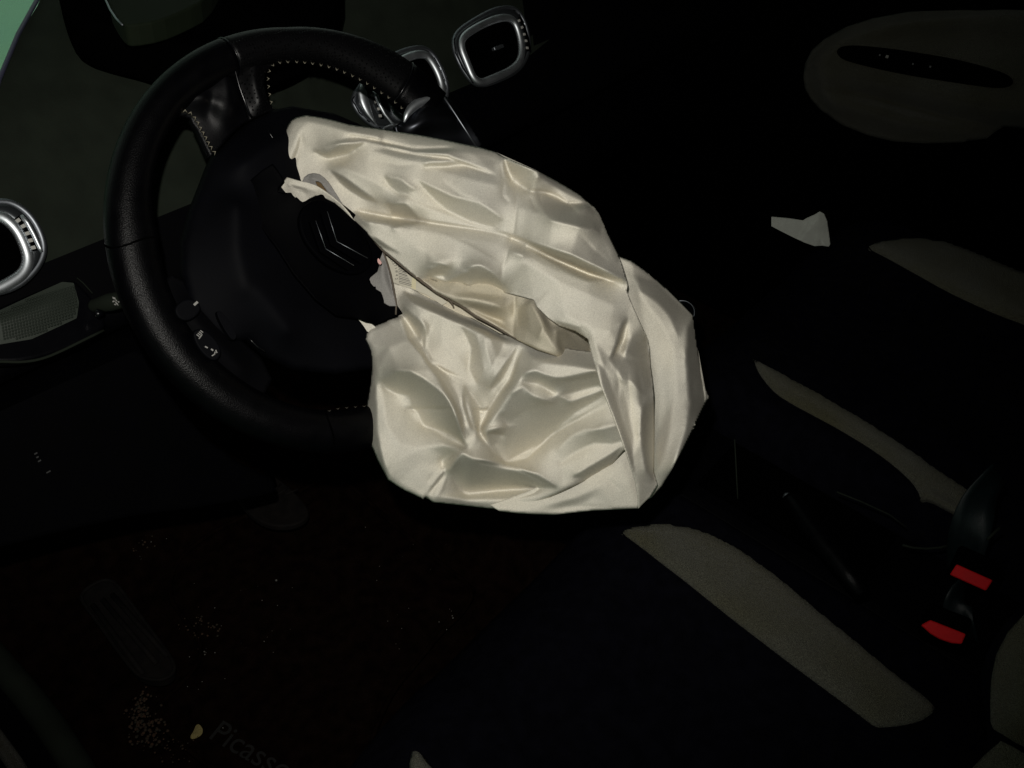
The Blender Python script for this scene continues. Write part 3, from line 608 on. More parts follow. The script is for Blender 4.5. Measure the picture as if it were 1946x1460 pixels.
def chev(apex, a, b, th):
    c = o; 
    pts = [a, apex, b, (b[0] - th * 1.0, b[1] + th * .95), (apex[0] - th * .95, apex[1] + th * .62), (a[0] - th * 1.1, a[1] + th * .1)]
    e = plate('emblem_chevron', [wp(p, CH + .0185) for p in pts], WN, .0045, M['flap'], c, .0004); e.matrix_parent_inverse = Matrix()
    e2 = tube('chevron_edge_glint', [wp(p, CH + .0187) for p in (apex, ((apex[0] + b[0]) / 2, (apex[1] + b[1]) / 2), b)], [.00022, .00028, .0002], M['satin'], c, seg=6); e2.matrix_parent_inverse = Matrix()  # satin tubes added as highlight lines on the black chevrons
    e3 = tube('chevron_edge_glint', [wp(p, CH + .0184) for p in (a, apex)], .00022, M['satin'], c, seg=6); e3.matrix_parent_inverse = Matrix()
chev((640, 459), (622, 402), (699, 491), 11)
chev((619, 473), (600, 420), (673, 505), 10)
tube('cover_tear_edge', [wp(p, .020) for p in [(509, 247), (514, 256), (522, 268), (531, 281)]], .0006, M['gloss'], wheel, seg=6)
# stalk behind the rim
stalk = empty('indicator_stalk', (-.6, .1, .78)); tag(stalk, 'black indicator stalk with white symbols at its tip, left of the steering wheel rim', 'stalk')
a, b = at((172, 583), .90), at((226, 571), .885)
tube('stalk_arm', [b + (b - a) * 3, b, b + (a - b) * .3, a + (b - a) * .15, a], [.007, .008, .0085, .0065, .004], M['dash'], stalk, seg=16)
for p, r_ in (((217, 567), .0014), ((221, 571), .001), ((216, 573), .0009), ((222, 577), .0016), ((226, 574), .0008), ((219, 579), .0008)):
    boxm('stalk_symbol', at(p, .8755), (RC[0] + RC[1] * random.uniform(-1, 1), RC[1] - RC[0] * .3, RC[2]), (r_, r_ * .7, .0004), M['white'], stalk, 0)
tube('stalk_knob', [at((182, 598), .89), at((187, 597), .885), at((194, 596), .89)], [.002, .005, .003], M['gloss'], stalk, seg=12)
# ================================================================== airbag
bag = empty('airbag', (-.25, -.16, .85)); tag(bag, 'deployed cream nylon airbag hanging crumpled from the steering wheel hub', 'airbag')
HS = 1.12
A_out = [(518, 310, -4), (524, 296, 0), (531, 283, 0), (537, 262, 0), (546, 240, 0), (553, 229, 0), (563, 223, 0), (582, 219, 0), (609, 223, 0), (636, 229, 0), (665, 237, 0), (727, 246, 0), (804, 258, 0), (850, 267, 0), (881, 274, 0), (915, 281, 0), (942, 289, 0), (957, 298, 2), (980, 308, 0), (1024, 326, 0), (1054, 342, 0), (1084, 359, 0), (1103, 371, 0), (1119, 385, 0), (1131, 394, 0), (1139, 405, 2), (1148, 424, 0), (1156, 444, 0), (1167, 467, 4), (1178, 490, 10), (1184, 508, 16), (1190, 528, 20), (1193, 542, 22), (1191, 552, 24),
         (1199, 573, 28), (1209, 595, 30), (1219, 617, 32), (1226, 632, 30), (1231, 645, 26), (1235, 662, 22), (1236, 690, 20), (1240, 720, 20), (1243, 752, 20), (1244, 824, 18), (1243, 896, 14), (1250, 921, 6), (1235, 945, 4), (1213, 967, 6), (1212, 950, 16), (1207, 917, 26), (1196, 881, 32), (1182, 838, 36), (1164, 788, 38), (1142, 734, 40), (1128, 687, 42), (1117, 644, 44),
         (1092, 629, 40), (1063, 620, 38), (1041, 604, 36), (1020, 583, 32), (1014, 570, 26), (980, 561, 14), (962, 557, 12), (930, 550, 12), (900, 543, 16), (876, 541, 18), (850, 545, 20), (828, 554, 14), (804, 536, 16), (776, 514, 18), (751, 493, 18), (727, 474, 16), (708, 456, 12), (696, 440, 10), (671, 416, 6), (653, 400, 4), (634, 385, 4), (610, 366, 2), (590, 352, 0), (565, 345, -2), (545, 345, -6), (537, 346, -6), (535, 336, -6)]
A_cur = [
    [(570, 246, 9), (556, 280, 8), (541, 308, 2)],
    [(585, 232, 9), (625, 240, 11), (670, 252, 15), (720, 262, 15)],
    [(590, 296, 6), (610, 284, 5), (640, 270, 7), (672, 262, 8)],
    [(620, 290, 22), (645, 276, 20), (675, 270, 15)],
    [(733, 284, 14), (788, 294, 15), (850, 301, 18), (890, 314, 20), (940, 332, 24)],
    [(700, 285, 22), (757, 300, 24), (820, 318, 28), (890, 340, 32), (945, 352, 34)],
    [(788, 275, 14), (830, 283, 14), (900, 292, 14)],
    [(600, 330, 8), (628, 312, 17), (677, 298, 21)],
    [(628, 326, 20), (652, 341, 17), (696, 374, 16), (742, 399, 18)],
    [(650, 318, 28), (700, 340, 30), (760, 372, 34), (810, 396, 36), (860, 412, 36)],
    [(735, 330, 26), (790, 352, 27), (850, 380, 30), (900, 398, 34)],
    [(745, 398, 24), (770, 404, 22), (795, 416, 24)],
    [(677, 402, 8), (742, 414, 16), (822, 424, 26), (912, 437, 32), (965, 448, 31)],
    [(700, 424, 18), (745, 432, 26), (800, 438, 33), (870, 450, 37), (940, 462, 37)],
    [(790, 470, 34), (840, 494, 36), (890, 498, 38), (920, 506, 38), (942, 526, 34)],
    [(816, 512, 27), (832, 520, 22), (856, 524, 20), (880, 522, 24)],
    [(930, 525, 28), (945, 538, 22)],
    [(955, 302, 10), (958, 338, 28), (981, 360, 31), (983, 395, 36), (977, 446, 33)],
    [(968, 476, 34), (957, 510, 34), (955, 536, 26), (962, 552, 16)],
    [(975, 330, 10), (985, 345, 12), (1004, 358, 18)],
    [(1024, 334, 16), (1012, 352, 22)],
    [(985, 359, 28), (1015, 363, 27), (1038, 366, 24), (1061, 376, 20), (1078, 387, 16), (1116, 388, 7)],
    [(1040, 346, 24), (1075, 366, 17), (1105, 378, 9)],
    [(1010, 400, 40), (1050, 418, 42), (1100, 432, 34), (1140, 456, 16)],
    [(1040, 385, 26), (1090, 402, 20), (1130, 420, 8)],
    [(975, 440, 34), (1008, 460, 42), (1044, 473, 47), (1083, 487, 49), (1120, 505, 47), (1153, 520, 42), (1183, 534, 32)],
    [(985, 464, 30), (1010, 472, 28), (1044, 490, 28), (1084, 507, 28), (1119, 520, 28), (1150, 529, 27), (1178, 541, 24)],
    [(1000, 500, 44), (1060, 535, 48), (1120, 560, 48), (1165, 580, 42)],
    [(985, 480, 40), (1020, 496, 42), (1060, 515, 42), (1110, 535, 40)],
    [(1075, 600, 50), (1120, 622, 52), (1160, 630, 48)],
    [(1188, 611, 36), (1176, 660, 30), (1160, 684, 34)],
    [(1200, 640, 40), (1192, 668, 38)], [(1212, 650, 26), (1228, 664, 20)],
    [(1185, 682, 36), (1216, 688, 30)],
    [(1130, 650, 50), (1148, 700, 50), (1165, 750, 48), (1185, 805, 44), (1203, 865, 38), (1214, 930, 22)],
    [(1178, 720, 36), (1192, 770, 34), (1205, 830, 30)],
    [(1205, 700, 40), (1215, 760, 38), (1222, 830, 34), (1226, 890, 24)]]
A_cre = [([(573, 252), (566, 285), (557, 308), (545, 325), (536, 337)], -5, 5), ([(677, 401), (742, 413), (822, 423), (912, 436), (973, 448)], -5, 3.2),
         ([(952, 301), (956, 337), (975, 352), (983, 360), (982, 395), (976, 447), (966, 478), (955, 510), (953, 536), (962, 553)], -4.2, 2.4, 1),
         ([(959, 340), (957, 372), (968, 386)], -5, 4), ([(1009, 372), (1014, 386), (1021, 402)], -6, 3.6), ([(1024, 366), (1027, 378), (1031, 390)], -4, 4),
         ([(665, 257), (714, 266), (788, 284), (865, 281)], -3.5, 3), ([(733, 280), (788, 292), (850, 299), (890, 314), (942, 332)], -4, 3),
         ([(985, 359), (1015, 363), (1038, 365), (1061, 375), (1078, 386)], -6, 3.4), ([(1188, 611), (1180, 650), (1163, 682)], -6, 5), ([(1196, 645), (1190, 672)], 4, 5),
         ([(1185, 681), (1216, 687)], -2.5, 2.5), ([(1170, 690), (1177, 722), (1176, 760)], -5, 4), ([(1193, 700), (1196, 735), (1202, 790)], -4, 4), ([(1212, 700), (1220, 735), (1222, 780)], -4, 4),
         ([(835, 440), (900, 470), (950, 500)], 3, 9), ([(750, 350), (790, 380), (850, 400)], -4, 9), ([(840, 340), (880, 372), (930, 388)], -4, 10), ([(1078, 386), (1095, 400)], -5, 3),
         ([(1090, 430), (1130, 475), (1160, 500)], -3, 6), ([(1120, 480), (1160, 470)], -3, 8), ([(700, 300), (760, 312), (820, 310)], -4, 8)]
rimA = [[p[:2] for p in A_out[1:30]]]
A_st = [([(650, 398), (677, 401), (742, 413), (822, 423), (912, 436), (973, 448)], -5, 16), ([(940, 437), (969, 449), (1008, 462), (1044, 475), (1083, 489), (1120, 506), (1153, 521), (1183, 535), (1198, 546)], -13, 12),
        ([(1000, 466), (1044, 491), (1084, 507), (1119, 521), (1150, 530), (1180, 542)], 8, 10), ([(975, 356), (1015, 363), (1038, 365), (1061, 375), (1078, 386), (1116, 386), (1145, 409)], -6, 14),
        ([(650, 256), (714, 266), (788, 284), (865, 281), (890, 282)], -7, 9), ([(720, 278), (788, 292), (850, 299), (890, 314), (945, 334)], -8, 10), ([(573, 250), (566, 285), (557, 308), (545, 325), (536, 340)], 5, 12),
        ([(957, 300), (962, 325), (975, 350)], 8, 12), ([(1192, 600), (1184, 645), (1160, 686)], 9, 12), ([(810, 505), (834, 502), (860, 512)], -8, 12), ([(880, 512), (912, 507), (938, 524), (960, 552)], -9, 14)]
C_st = [([(760, 600), (779, 644), (804, 673), (818, 694), (840, 723), (865, 766), (876, 809), (887, 850)], 17, 16), ([(908, 822), (920, 800), (930, 780), (951, 745), (969, 722), (984, 682), (994, 660)], 13, 14),
        ([(809, 615), (804, 660), (815, 687), (847, 705), (880, 720)], -7, 9), ([(880, 735), (884, 770), (893, 800), (905, 830)], 9, 10), ([(762, 776), (800, 777), (865, 776)], -6, 10), ([(878, 858), (897, 874), (984, 890), (1059, 928)], -9, 14),
        ([(898, 777), (918, 781), (932, 776)], -7, 8), ([(925, 822), (962, 826)], -6, 8), ([(812, 940), (840, 905), (860, 870)], -8, 10), ([(940, 850), (962, 880), (1000, 870), (1048, 825), (1090, 800), (1150, 765)], -6, 14)]
A_pat = [([(597, 289), (634, 274), (693, 271), (665, 292), (625, 302)], .1, -.7), ([(628, 323), (653, 336), (680, 357), (702, 373), (716, 384), (693, 379), (653, 354)], .35, -.55),
         ([(736, 385), (770, 385), (797, 415), (745, 411)], .2, -.6), ([(794, 342), (819, 354), (859, 373), (912, 385), (955, 416), (942, 434), (896, 422), (850, 400), (819, 373)], .1, -.40),
         ([(677, 401), (745, 414), (819, 424), (757, 430), (748, 435), (745, 426), (690, 420)], .05, .8), ([(813, 521), (850, 536), (890, 511), (912, 508), (936, 524), (961, 555), (912, 547), (865, 543), (828, 550)], .1, -.8),
         ([(815, 511), (834, 503), (853, 508), (846, 526), (815, 523)], 0, -.8), ([(959, 302), (966, 323), (976, 348), (1006, 362), (1015, 349), (1026, 328), (995, 315), (972, 305)], .6, -.5),
         ([(1018, 363), (1055, 369), (1078, 386), (1116, 386), (1139, 407), (1150, 435), (1136, 437), (1113, 435), (1084, 427), (1044, 418), (1029, 395)], .1, .65),
         ([(1000, 462), (1084, 484), (1130, 506), (1186, 533), (1159, 533), (1119, 521), (1061, 495)], .1, -1.1), ([(1001, 472), (1061, 497), (1119, 523), (1150, 532), (1119, 536), (1075, 515)], 0, .7), ([(968, 452), (1001, 464), (995, 487), (972, 478)], .1, .6),
         ([(1190, 665), (1228, 640), (1235, 683), (1205, 680), (1185, 677)], -.7, .2), ([(1182, 614), (1189, 611), (1183, 651), (1173, 676), (1159, 684), (1170, 654)], -.7, -.1),
         ([(1156, 680), (1192, 674), (1235, 691), (1239, 734), (1221, 752), (1200, 723), (1182, 723), (1171, 701)], -.4, .2), ([(1221, 770), (1243, 766), (1243, 914), (1228, 896), (1217, 824)], -.65, 0),
         ([(539, 333), (572, 257), (578, 280), (551, 323)], -.15, .0), ([(665, 257), (788, 281), (865, 280), (850, 292), (788, 291), (727, 274)], 0, .6), ([(801, 310), (865, 306), (892, 314), (807, 318)], 0, -.6),
         ([(730, 335), (760, 340), (790, 362), (765, 372), (740, 355)], .3, -.3), ([(1098, 400), (1120, 396), (1145, 430), (1140, 445)], -.5, .1), ([(700, 452), (727, 470), (760, 482), (740, 470), (712, 450)], .3, -.4),
         ([(1135, 690), (1148, 700), (1170, 760), (1200, 850), (1207, 905), (1198, 880), (1170, 800), (1145, 735)], -.5, 0), ([(1055, 610), (1100, 622), (1112, 640), (1063, 618)], 0, -.5), ([(870, 500), (885, 520), (895, 505), (930, 500), (900, 494)], .2, .1)]
C_pat = [([(725, 723), (750, 705), (779, 705), (804, 719), (829, 737), (861, 766), (876, 799), (886, 851), (861, 827), (833, 817), (804, 809), (797, 788), (782, 773), (779, 752), (754, 748), (732, 737)], .35, -.55),
         ([(994, 709), (1020, 704), (1034, 712), (1056, 718), (1084, 716), (1138, 703), (1153, 745), (1128, 763), (1092, 784), (1056, 817), (1023, 845), (962, 879), (937, 860), (912, 824), (933, 817), (962, 809), (955, 788), (973, 748), (994, 734)], .1, -.60),
         ([(990, 728), (1023, 728), (1056, 750), (1050, 765), (1012, 752)], 0, 0), ([(1063, 752), (1138, 732), (1149, 741), (1084, 764)], 0, .1),
         ([(1081, 831), (1110, 817), (1138, 817), (1178, 806), (1182, 838), (1164, 845), (1128, 842), (1092, 860), (1063, 881), (1059, 860)], 0, -.32),
         ([(879, 860), (897, 874), (926, 876), (984, 890), (1020, 899), (1059, 928), (1002, 928), (948, 932), (885, 941), (869, 924), (860, 906), (865, 881)], .1, -.6),
         ([(876, 619), (905, 637), (919, 701), (908, 730), (890, 701), (897, 662)], .5, 0), ([(768, 554), (876, 601), (966, 644), (955, 653), (876, 617), (779, 574)], -.2, .7),
         ([(768, 583), (804, 615), (809, 633), (797, 644), (779, 619), (761, 597)], .5, -.3), ([(883, 734), (912, 773), (912, 824), (890, 809), (879, 766)], -.6, .1),
         ([(840, 874), (861, 860), (876, 860), (854, 896), (843, 892)], .7, .2), ([(700, 752), (714, 730), (717, 824), (735, 906), (703, 852)], .35, 0), ([(935, 740), (958, 715), (975, 680), (985, 655), (960, 690), (930, 735)], -.5, -.3),
         ([(830, 720), (850, 740), (880, 790), (884, 840), (870, 800), (855, 765)], -.6, .3), ([(920, 640), (960, 650), (935, 700), (925, 670)], -.3, 0), ([(1090, 905), (1150, 870), (1180, 850), (1160, 885), (1110, 912)], -.2, -.5)]
E_pat = [([(1059, 658), (1056, 626), (1081, 620), (1122, 640), (1124, 676), (1092, 680), (1066, 673)], -.7, -.3), ([(865, 568), (908, 577), (955, 585), (959, 611), (926, 601), (890, 583)], -.1, -.5), ([(984, 586), (1005, 572), (1034, 619), (1023, 644), (984, 619)], .4, .1)]
G_pat = [([(1307, 619), (1318, 604), (1336, 716), (1345, 752), (1329, 799), (1307, 845), (1271, 914), (1304, 816), (1311, 770), (1304, 680)], -.65, 0), ([(1211, 527), (1245, 533), (1311, 599), (1288, 640), (1274, 602), (1248, 573), (1216, 553)], -.3, .35)]
a_ = sheet('front_panel', A_out, A_cur, M['nylon'], bag, depth_map(.815, 0, 0), step=2.1, creases=A_cre, steps=A_st, rim=rimA, pl=.75, rimh=12, rimw=13, soft=2, hs=HS, wrk=.6, seed=3, patches=A_pat); solid(a_, .0006)
a_['label'] = 'upper panel with a vertical seam and a long fold down its right side'
# inner tube below the front panel's lower edge
E_out = [(790, 518, -14), (828, 534, -10), (880, 520, -10), (930, 530, -10), (985, 540, -8), (1025, 560, -4), (1050, 585, -8), (1100, 605, -22), (1150, 630, -30), (1150, 680, -30), (1128, 677, -14), (1110, 681, 0), (1084, 683, 8), (1056, 677, 14), (1020, 665, 16), (994, 652, 16), (973, 641, 15), (961, 632, 15), (936, 617, 15), (905, 601, 14), (875, 580, 12), (850, 567, 12), (828, 555, 10), (804, 537, 8)]
E_cur = [[(850, 560, 14), (880, 566, 18), (905, 569, 20), (935, 575, 18), (958, 586, 12)], [(890, 556, 4), (930, 562, 2), (965, 566, -2)], [(900, 585, 4), (930, 600, 2), (958, 618, 0)],
         [(978, 566, 0), (977, 600, 6), (976, 640, 8)], [(1000, 580, 16), (1006, 610, 20), (1015, 645, 18)], [(1014, 572, 10), (1030, 615, 16), (1050, 655, 14), (1062, 670, 14)], [(1026, 575, -4), (1044, 615, -14), (1066, 652, -12), (1078, 672, -2)], [(1080, 632, -30), (1110, 655, -24)]]
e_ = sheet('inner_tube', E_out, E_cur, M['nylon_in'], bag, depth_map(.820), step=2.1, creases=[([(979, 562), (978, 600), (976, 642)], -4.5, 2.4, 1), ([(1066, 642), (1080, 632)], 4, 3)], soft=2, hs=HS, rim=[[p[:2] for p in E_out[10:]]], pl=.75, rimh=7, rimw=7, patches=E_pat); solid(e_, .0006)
# lower pouch
C_out = [(745, 538, -12), (765, 543, -8), (782, 548, -6), (819, 567, -4), (865, 588, -4), (911, 612, -6), (950, 634, -8), (1010, 650, -10), (1090, 664, -12), (1150, 672, -12), (1180, 730, -6), (1205, 800, -4), (1222, 862, -6), (1187, 856, 6), (1164, 882, 8), (1136, 901, 9), (1110, 915, 10), (1066, 936, 9), (1020, 957, 6), (998, 968, 2), (950, 969, 0), (912, 965, 0), (870, 960, 0), (822, 955, 0), (810, 945, 2), (804, 949, 0), (786, 940, 0), (768, 932, 0), (752, 922, 0), (737, 912, 0), (727, 893, 0), (717, 874, 0), (708, 852, 0), (700, 835, 0), (696, 815, 0), (694, 799, 0), (696, 775, 0), (700, 752, 0), (704, 728, 0), (706, 701, 0), (706, 682, 0), (704, 668, 0), (699, 655, 0), (694, 645, -2), (696, 634, -4), (702, 625, -6), (714, 618, -8), (735, 610, -8), (757, 601, -8), (755, 588, -10), (752, 570, -12), (748, 552, -12)]
C_cur = [
    [(762, 604, 10), (779, 644, 20), (804, 673, 26), (818, 694, 26), (840, 723, 26), (865, 766, 22), (876, 809, 16), (886, 846, 10)],
    [(771, 602, -4), (788, 640, 2), (813, 670, 6), (827, 690, 8), (849, 718, 8), (873, 760, 4), (884, 806, -2)],
    [(800, 600, 8), (809, 619, 10), (804, 655, 8)], [(816, 622, 2), (811, 660, 2), (822, 686, 4), (847, 703, 6), (876, 717, 6)],
    [(790, 565, 6), (840, 590, 12), (890, 615, 14), (950, 650, 8)], [(840, 650, 14), (870, 680, 16), (890, 700, 14)],
    [(905, 637, 8), (917, 690, 4), (912, 728, 2)], [(930, 640, 16), (945, 680, 16), (940, 715, 12)],
    [(912, 817, -12), (930, 781, -8), (951, 745, -4), (969, 722, 2), (984, 682, 8), (998, 660, 6)],
    [(921, 812, 22), (945, 784, 28), (965, 750, 32), (990, 718, 34), (1010, 700, 34)],
    [(1010, 682, 28), (1040, 690, 34), (1090, 696, 34), (1140, 704, 30)],
    [(1040, 712, 26), (1090, 712, 26), (1150, 712, 22)],
    [(1010, 738, 22), (1035, 750, 17), (1060, 752, 15)], [(1045, 735, 18), (1090, 728, 14), (1140, 722, 14)],
    [(962, 879, -18), (1000, 868, -20), (1030, 845, -18), (1048, 825, -17), (1075, 808, -14), (1110, 795, -10), (1160, 765, -6)],
    [(940, 845, -6), (960, 810, 2), (1000, 780, 4), (1050, 770, 2), (1120, 745, 4)],
    [(962, 879, -18), (990, 889, -8), (1020, 899, -2), (1059, 928, 8)],
    [(1040, 860, -4), (1090, 830, 0), (1150, 800, 4)], [(1060, 890, 6), (1110, 870, 10), (1160, 840, 10)], [(1110, 825, 4), (1140, 812, 10), (1170, 806, 8)],
    [(714, 700, 12), (715, 760, 13), (719, 824, 14), (732, 890, 12)], [(740, 660, 20), (755, 700, 27), (785, 706, 29), (815, 704, 27)],
    [(745, 745, 14), (770, 775, 5), (790, 800, 3), (815, 812, 1), (850, 832, -2), (880, 848, 0)], [(720, 700, 16), (728, 760, 18), (735, 810, 20), (760, 845, 20), (790, 850, 16)],
    [(770, 745, 10), (800, 760, 8), (840, 790, 5)],
    [(876, 856, 22), (845, 846, 18), (805, 850, 16), (770, 868, 16), (740, 905, 8)], [(876, 858, 22), (862, 868, 8), (848, 884, 0), (830, 910, 2), (815, 945, 0)],
    [(840, 862, 8), (800, 880, 8), (770, 905, 6)], [(876, 858, 20), (897, 876, 16), (935, 884, 14), (984, 893, 10), (1045, 924, 8)],
    [(868, 900, -6), (884, 935, -8), (930, 932, -8), (1000, 930, -4)], [(830, 942, 8), (890, 950, 12), (960, 950, 12), (1020, 942, 10)],
    [(905, 832, 14), (930, 850, 8), (958, 878, -10)], [(895, 770, 8), (900, 800, 6), (908, 820, 6)], [(893, 830, 8), (888, 850, 14)]]
C_cre = [([(912, 817), (930, 781), (951, 745), (969, 723), (984, 685)], -6, 3.4), ([(882, 740), (884, 770), (892, 800), (902, 832)], -7, 3.2), ([(890, 760), (899, 790), (910, 812)], 4, 4),
         ([(770, 777), (800, 776), (860, 776)], -5, 3.2), ([(809, 619), (805, 660), (815, 687), (847, 705), (876, 719)], -4, 2.6), ([(815, 687), (850, 712), (870, 727)], -5, 3),
         ([(900, 777), (918, 780), (930, 776)], -6, 3.2), ([(862, 860), (850, 878), (846, 892)], -8, 4), ([(875, 866), (856, 890), (835, 905)], 5, 3), ([(856, 884), (840, 930), (828, 948)], 4, 3.4),
         ([(826, 900), (812, 920)], -4, 3), ([(1150, 733), (1100, 742), (1060, 752), (1020, 768)], 5, 6), ([(1150, 715), (1100, 724), (1050, 728)], -5, 5), ([(912, 817), (940, 813), (980, 809)], 5, 5), ([(930, 823), (960, 826)], -6, 4),
         ([(1070, 880), (1072, 920)], -3, 5), ([(905, 637), (918, 690), (912, 730)], -3, 5), ([(955, 660), (970, 650), (1000, 648)], 3, 4), ([(968, 680), (955, 700), (945, 730)], 3, 4)]
c_ = sheet('lower_pouch', C_out, C_cur, M['nylon'], bag, depth_map(.834), step=2.1, creases=C_cre, steps=C_st, rim=[[p[:2] for p in C_out[19:48]], [p[:2] for p in C_out[13:20]]], pl=.75, rimh=10, rimw=11, soft=2, hs=HS, wrk=.6, seed=5, patches=C_pat); solid(c_, .0006)
c_['label'] = 'lower pouch puckered round a knot of creases'
D_out = [(1164, 860, -4), (1187, 840, -4), (1225, 870, -6), (1232, 948, -4), (1213, 967, 0), (1170, 969, 0), (1128, 971, 0), (1090, 975, 0), (1056, 979, 0), (1020, 978, 0), (984, 976, 0), (950, 972, 0), (930, 960, -6), (1000, 935, -6), (1066, 905, -4), (1110, 885, -4)]
d_ = sheet('lower_panel', D_out, [[(1180, 880, 6), (1195, 920, 8), (1208, 955, 2)], [(1020, 966, 3), (1080, 950, 8), (1140, 925, 10)], [(1070, 962, -4), (1110, 955, -2), (1130, 945, 2)]], M['nylon'], bag, depth_map(.858), step=2.5, soft=3, hs=HS, rim=[[p[:2] for p in D_out[3:12]]], pl=.75, rimh=6, rimw=8,
           creases=[([(1030, 972), (1100, 962), (1170, 962)], -3, 4), ([(1150, 905), (1180, 930)], -3, 5)]); solid(d_, .0006)
G_out = [(1140, 560, -20), (1160, 500, -14), (1176, 487, -6), (1200, 496, 0), (1223, 512, 0), (1245, 530, 0), (1270, 551, 0), (1295, 576, 0), (1318, 600, 0), (1321, 620, 0), (1325, 650, 0), (1329, 675, 0), (1333, 700, 0), (1335, 718, 0), (1341, 736, 0), (1349, 755, 2), (1342, 765, 0), (1332, 785, 0), (1318, 815, 0), (1302, 848, 0), (1280, 888, 0), (1258, 925, 0), (1240, 945, -2), (1215, 955, -10), (1200, 800, -20), (1180, 660, -24)]
g_ = sheet('side_lobe', G_out, [[(1205, 528, 14), (1235, 550, 14), (1262, 582, 14), (1285, 612, 18), (1298, 632, 20)], [(1314, 604, 10), (1303, 632, 20), (1304, 700, 22), (1303, 780, 20), (1284, 850, 14), (1257, 915, 4)], [(1215, 560, 22), (1255, 610, 26), (1280, 660, 28), (1285, 740, 28), (1270, 830, 24), (1250, 900, 14)], [(1230, 640, 16), (1250, 720, 16), (1252, 820, 12)]],
           M['nylon'], bag, depth_map(.862), step=2.5, soft=2, hs=HS * .9, rim=[[p[:2] for p in G_out[2:23]]], pl=.75, rimh=7, rimw=8, creases=[([(1297, 672), (1302, 682)], -3, 3), ([(1322, 718), (1318, 735), (1322, 752)], -4, 5), ([(1190, 500), (1198, 525)], -3, 3)], wrk=.5, seed=9, patches=G_pat); solid(g_, .0006)
# inner layers in the mouth of the bag, with the sewn label
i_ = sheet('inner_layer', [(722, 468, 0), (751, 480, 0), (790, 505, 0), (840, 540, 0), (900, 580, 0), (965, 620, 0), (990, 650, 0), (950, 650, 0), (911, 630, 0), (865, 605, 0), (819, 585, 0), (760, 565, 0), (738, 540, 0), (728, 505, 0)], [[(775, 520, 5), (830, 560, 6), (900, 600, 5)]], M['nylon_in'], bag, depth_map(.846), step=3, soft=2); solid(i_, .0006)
lab = [(730, 476), (741, 487), (752, 503), (762, 520), (767, 535), (742, 533), (738, 505)]
LM = depth_map(.8405)
def lm(p, h=0): return LM(np.array([float(p[0])]), np.array([float(p[1])]), np.array([float(h)]))[0]
strip = plate('label', [lm(p) for p in [(733, 480), (744, 492), (752, 502), (762, 514), (800, 541), (830, 558), (850, 575), (840, 580), (812, 561), (782, 549), (758, 541), (745, 536), (741, 515)]], RC[2], .0006, mat('label_cloth', (.50, .47, .38), .7, noise=.1), bag); strip['label'] = 'sewn label strip with a barcode and digits'
blk = []
def lsub(o): o.parent = strip; o.matrix_parent_inverse = Matrix(); return o
LB0 = mat('black_ink', (.05, .045, .04), .6)
for k in range(13):       # barcode: white gaps between dark bars, running down the strip
    t = k / 12; y0 = 500 + t * 38; th = [1.1, .7, 1.3, .6, 1.0, .8, 1.4, .6, .9, 1.2, .7, 1.1, .8][k]
    a = (757 - .8 + t * 2.0, y0 - 1 + 0); b = (min(783, 764 + t * 20), y0 + 3 + t * 3)
    lsub(plate('barcode_bar', [lm((a[0], a[1]), 1.6), lm((b[0], b[1]), 1.6), lm((b[0], b[1] + th), 1.6), lm((a[0], a[1] + th), 1.6)], RC[2], .0003, LB0))
lsub(plate('label_tab', [lm(p, 1.4) for p in [(784, 524), (791, 529), (790, 551), (781, 547)]], RC[2], .0003, mat('label_tab_cloth', (.55, .50, .33), .7)))
def glyph(ch, p, size, ang, parent, m, plane_n, up):
    cu = bpy.data.curves.new('digit', 'FONT'); cu.body = ch; cu.size = size; cu.extrude = .0001; cu.align_x = 'CENTER'; cu.align_y = 'CENTER'
    o = bpy.data.objects.new('tmp', cu); COL.objects.link(o); dg = bpy.context.evaluated_depsgraph_get(); me = bpy.data.meshes.new_from_object(o.evaluated_get(dg)); bpy.data.objects.remove(o)
    z = nrm(plane_n); u0 = nrm(up - z * np.dot(up, z)); x0 = np.cross(u0, z); c, s = math.cos(ang), math.sin(ang); X = x0 * c + u0 * s; Y = -x0 * s + u0 * c
    g = bpy.data.objects.new('digit', me); me.materials.clear(); me.materials.append(m); COL.objects.link(g); me.transform(Matrix(((X[0], Y[0], z[0], p[0]), (X[1], Y[1], z[1], p[1]), (X[2], Y[2], z[2], p[2]), (0, 0, 0, 1)))); g.parent = parent; g.matrix_parent_inverse = Matrix(); return g
for ch, p, an in (('2', (753, 530), -84), ('4', (754, 523), -80), ('#', (754, 516), -72), ('1', (752.5, 510), -66), ('7', (751, 505), -62), ('3', (748, 501), -58), ('5', (746, 497), -55), ('0', (743, 493), -50), ('4', (740, 489), -46), ('0', (737.5, 486), -42)):
    glyph(ch, lm(p, 1.8), .0034, math.radians(an), strip, LB0, RC[2], RC[1])
t_ = sheet('torn_backing', [(706, 450, 0), (727, 472, 0), (736, 496, 0), (745, 539, 0), (753, 582, 0), (740, 582, 0), (722, 572, 0), (703, 556, 0), (690, 532, 0), (720, 505, 0), (712, 476, 0)], [[(725, 500, 6), (728, 530, 8), (742, 560, 4)]], M['nylon_grey'], bag, depth_map(.830), step=2, soft=2, creases=[([(727, 473), (736, 500), (744, 540), (752, 575)], -4, 3)]); solid(t_, .0008)
tube('fabric_edge', [lm(p, h) for p, h in [((727, 474), 40), ((736, 500), 24), ((742, 520), 22), ((748, 548), 22), ((753, 578), 20), ((752, 598), 18)]], .0008, M.setdefault('edge_thread', mat('dark_brown_edge', (.10, .08, .06), .9)), bag, seg=6)  # thin dark brown tube along the edge of the cloth
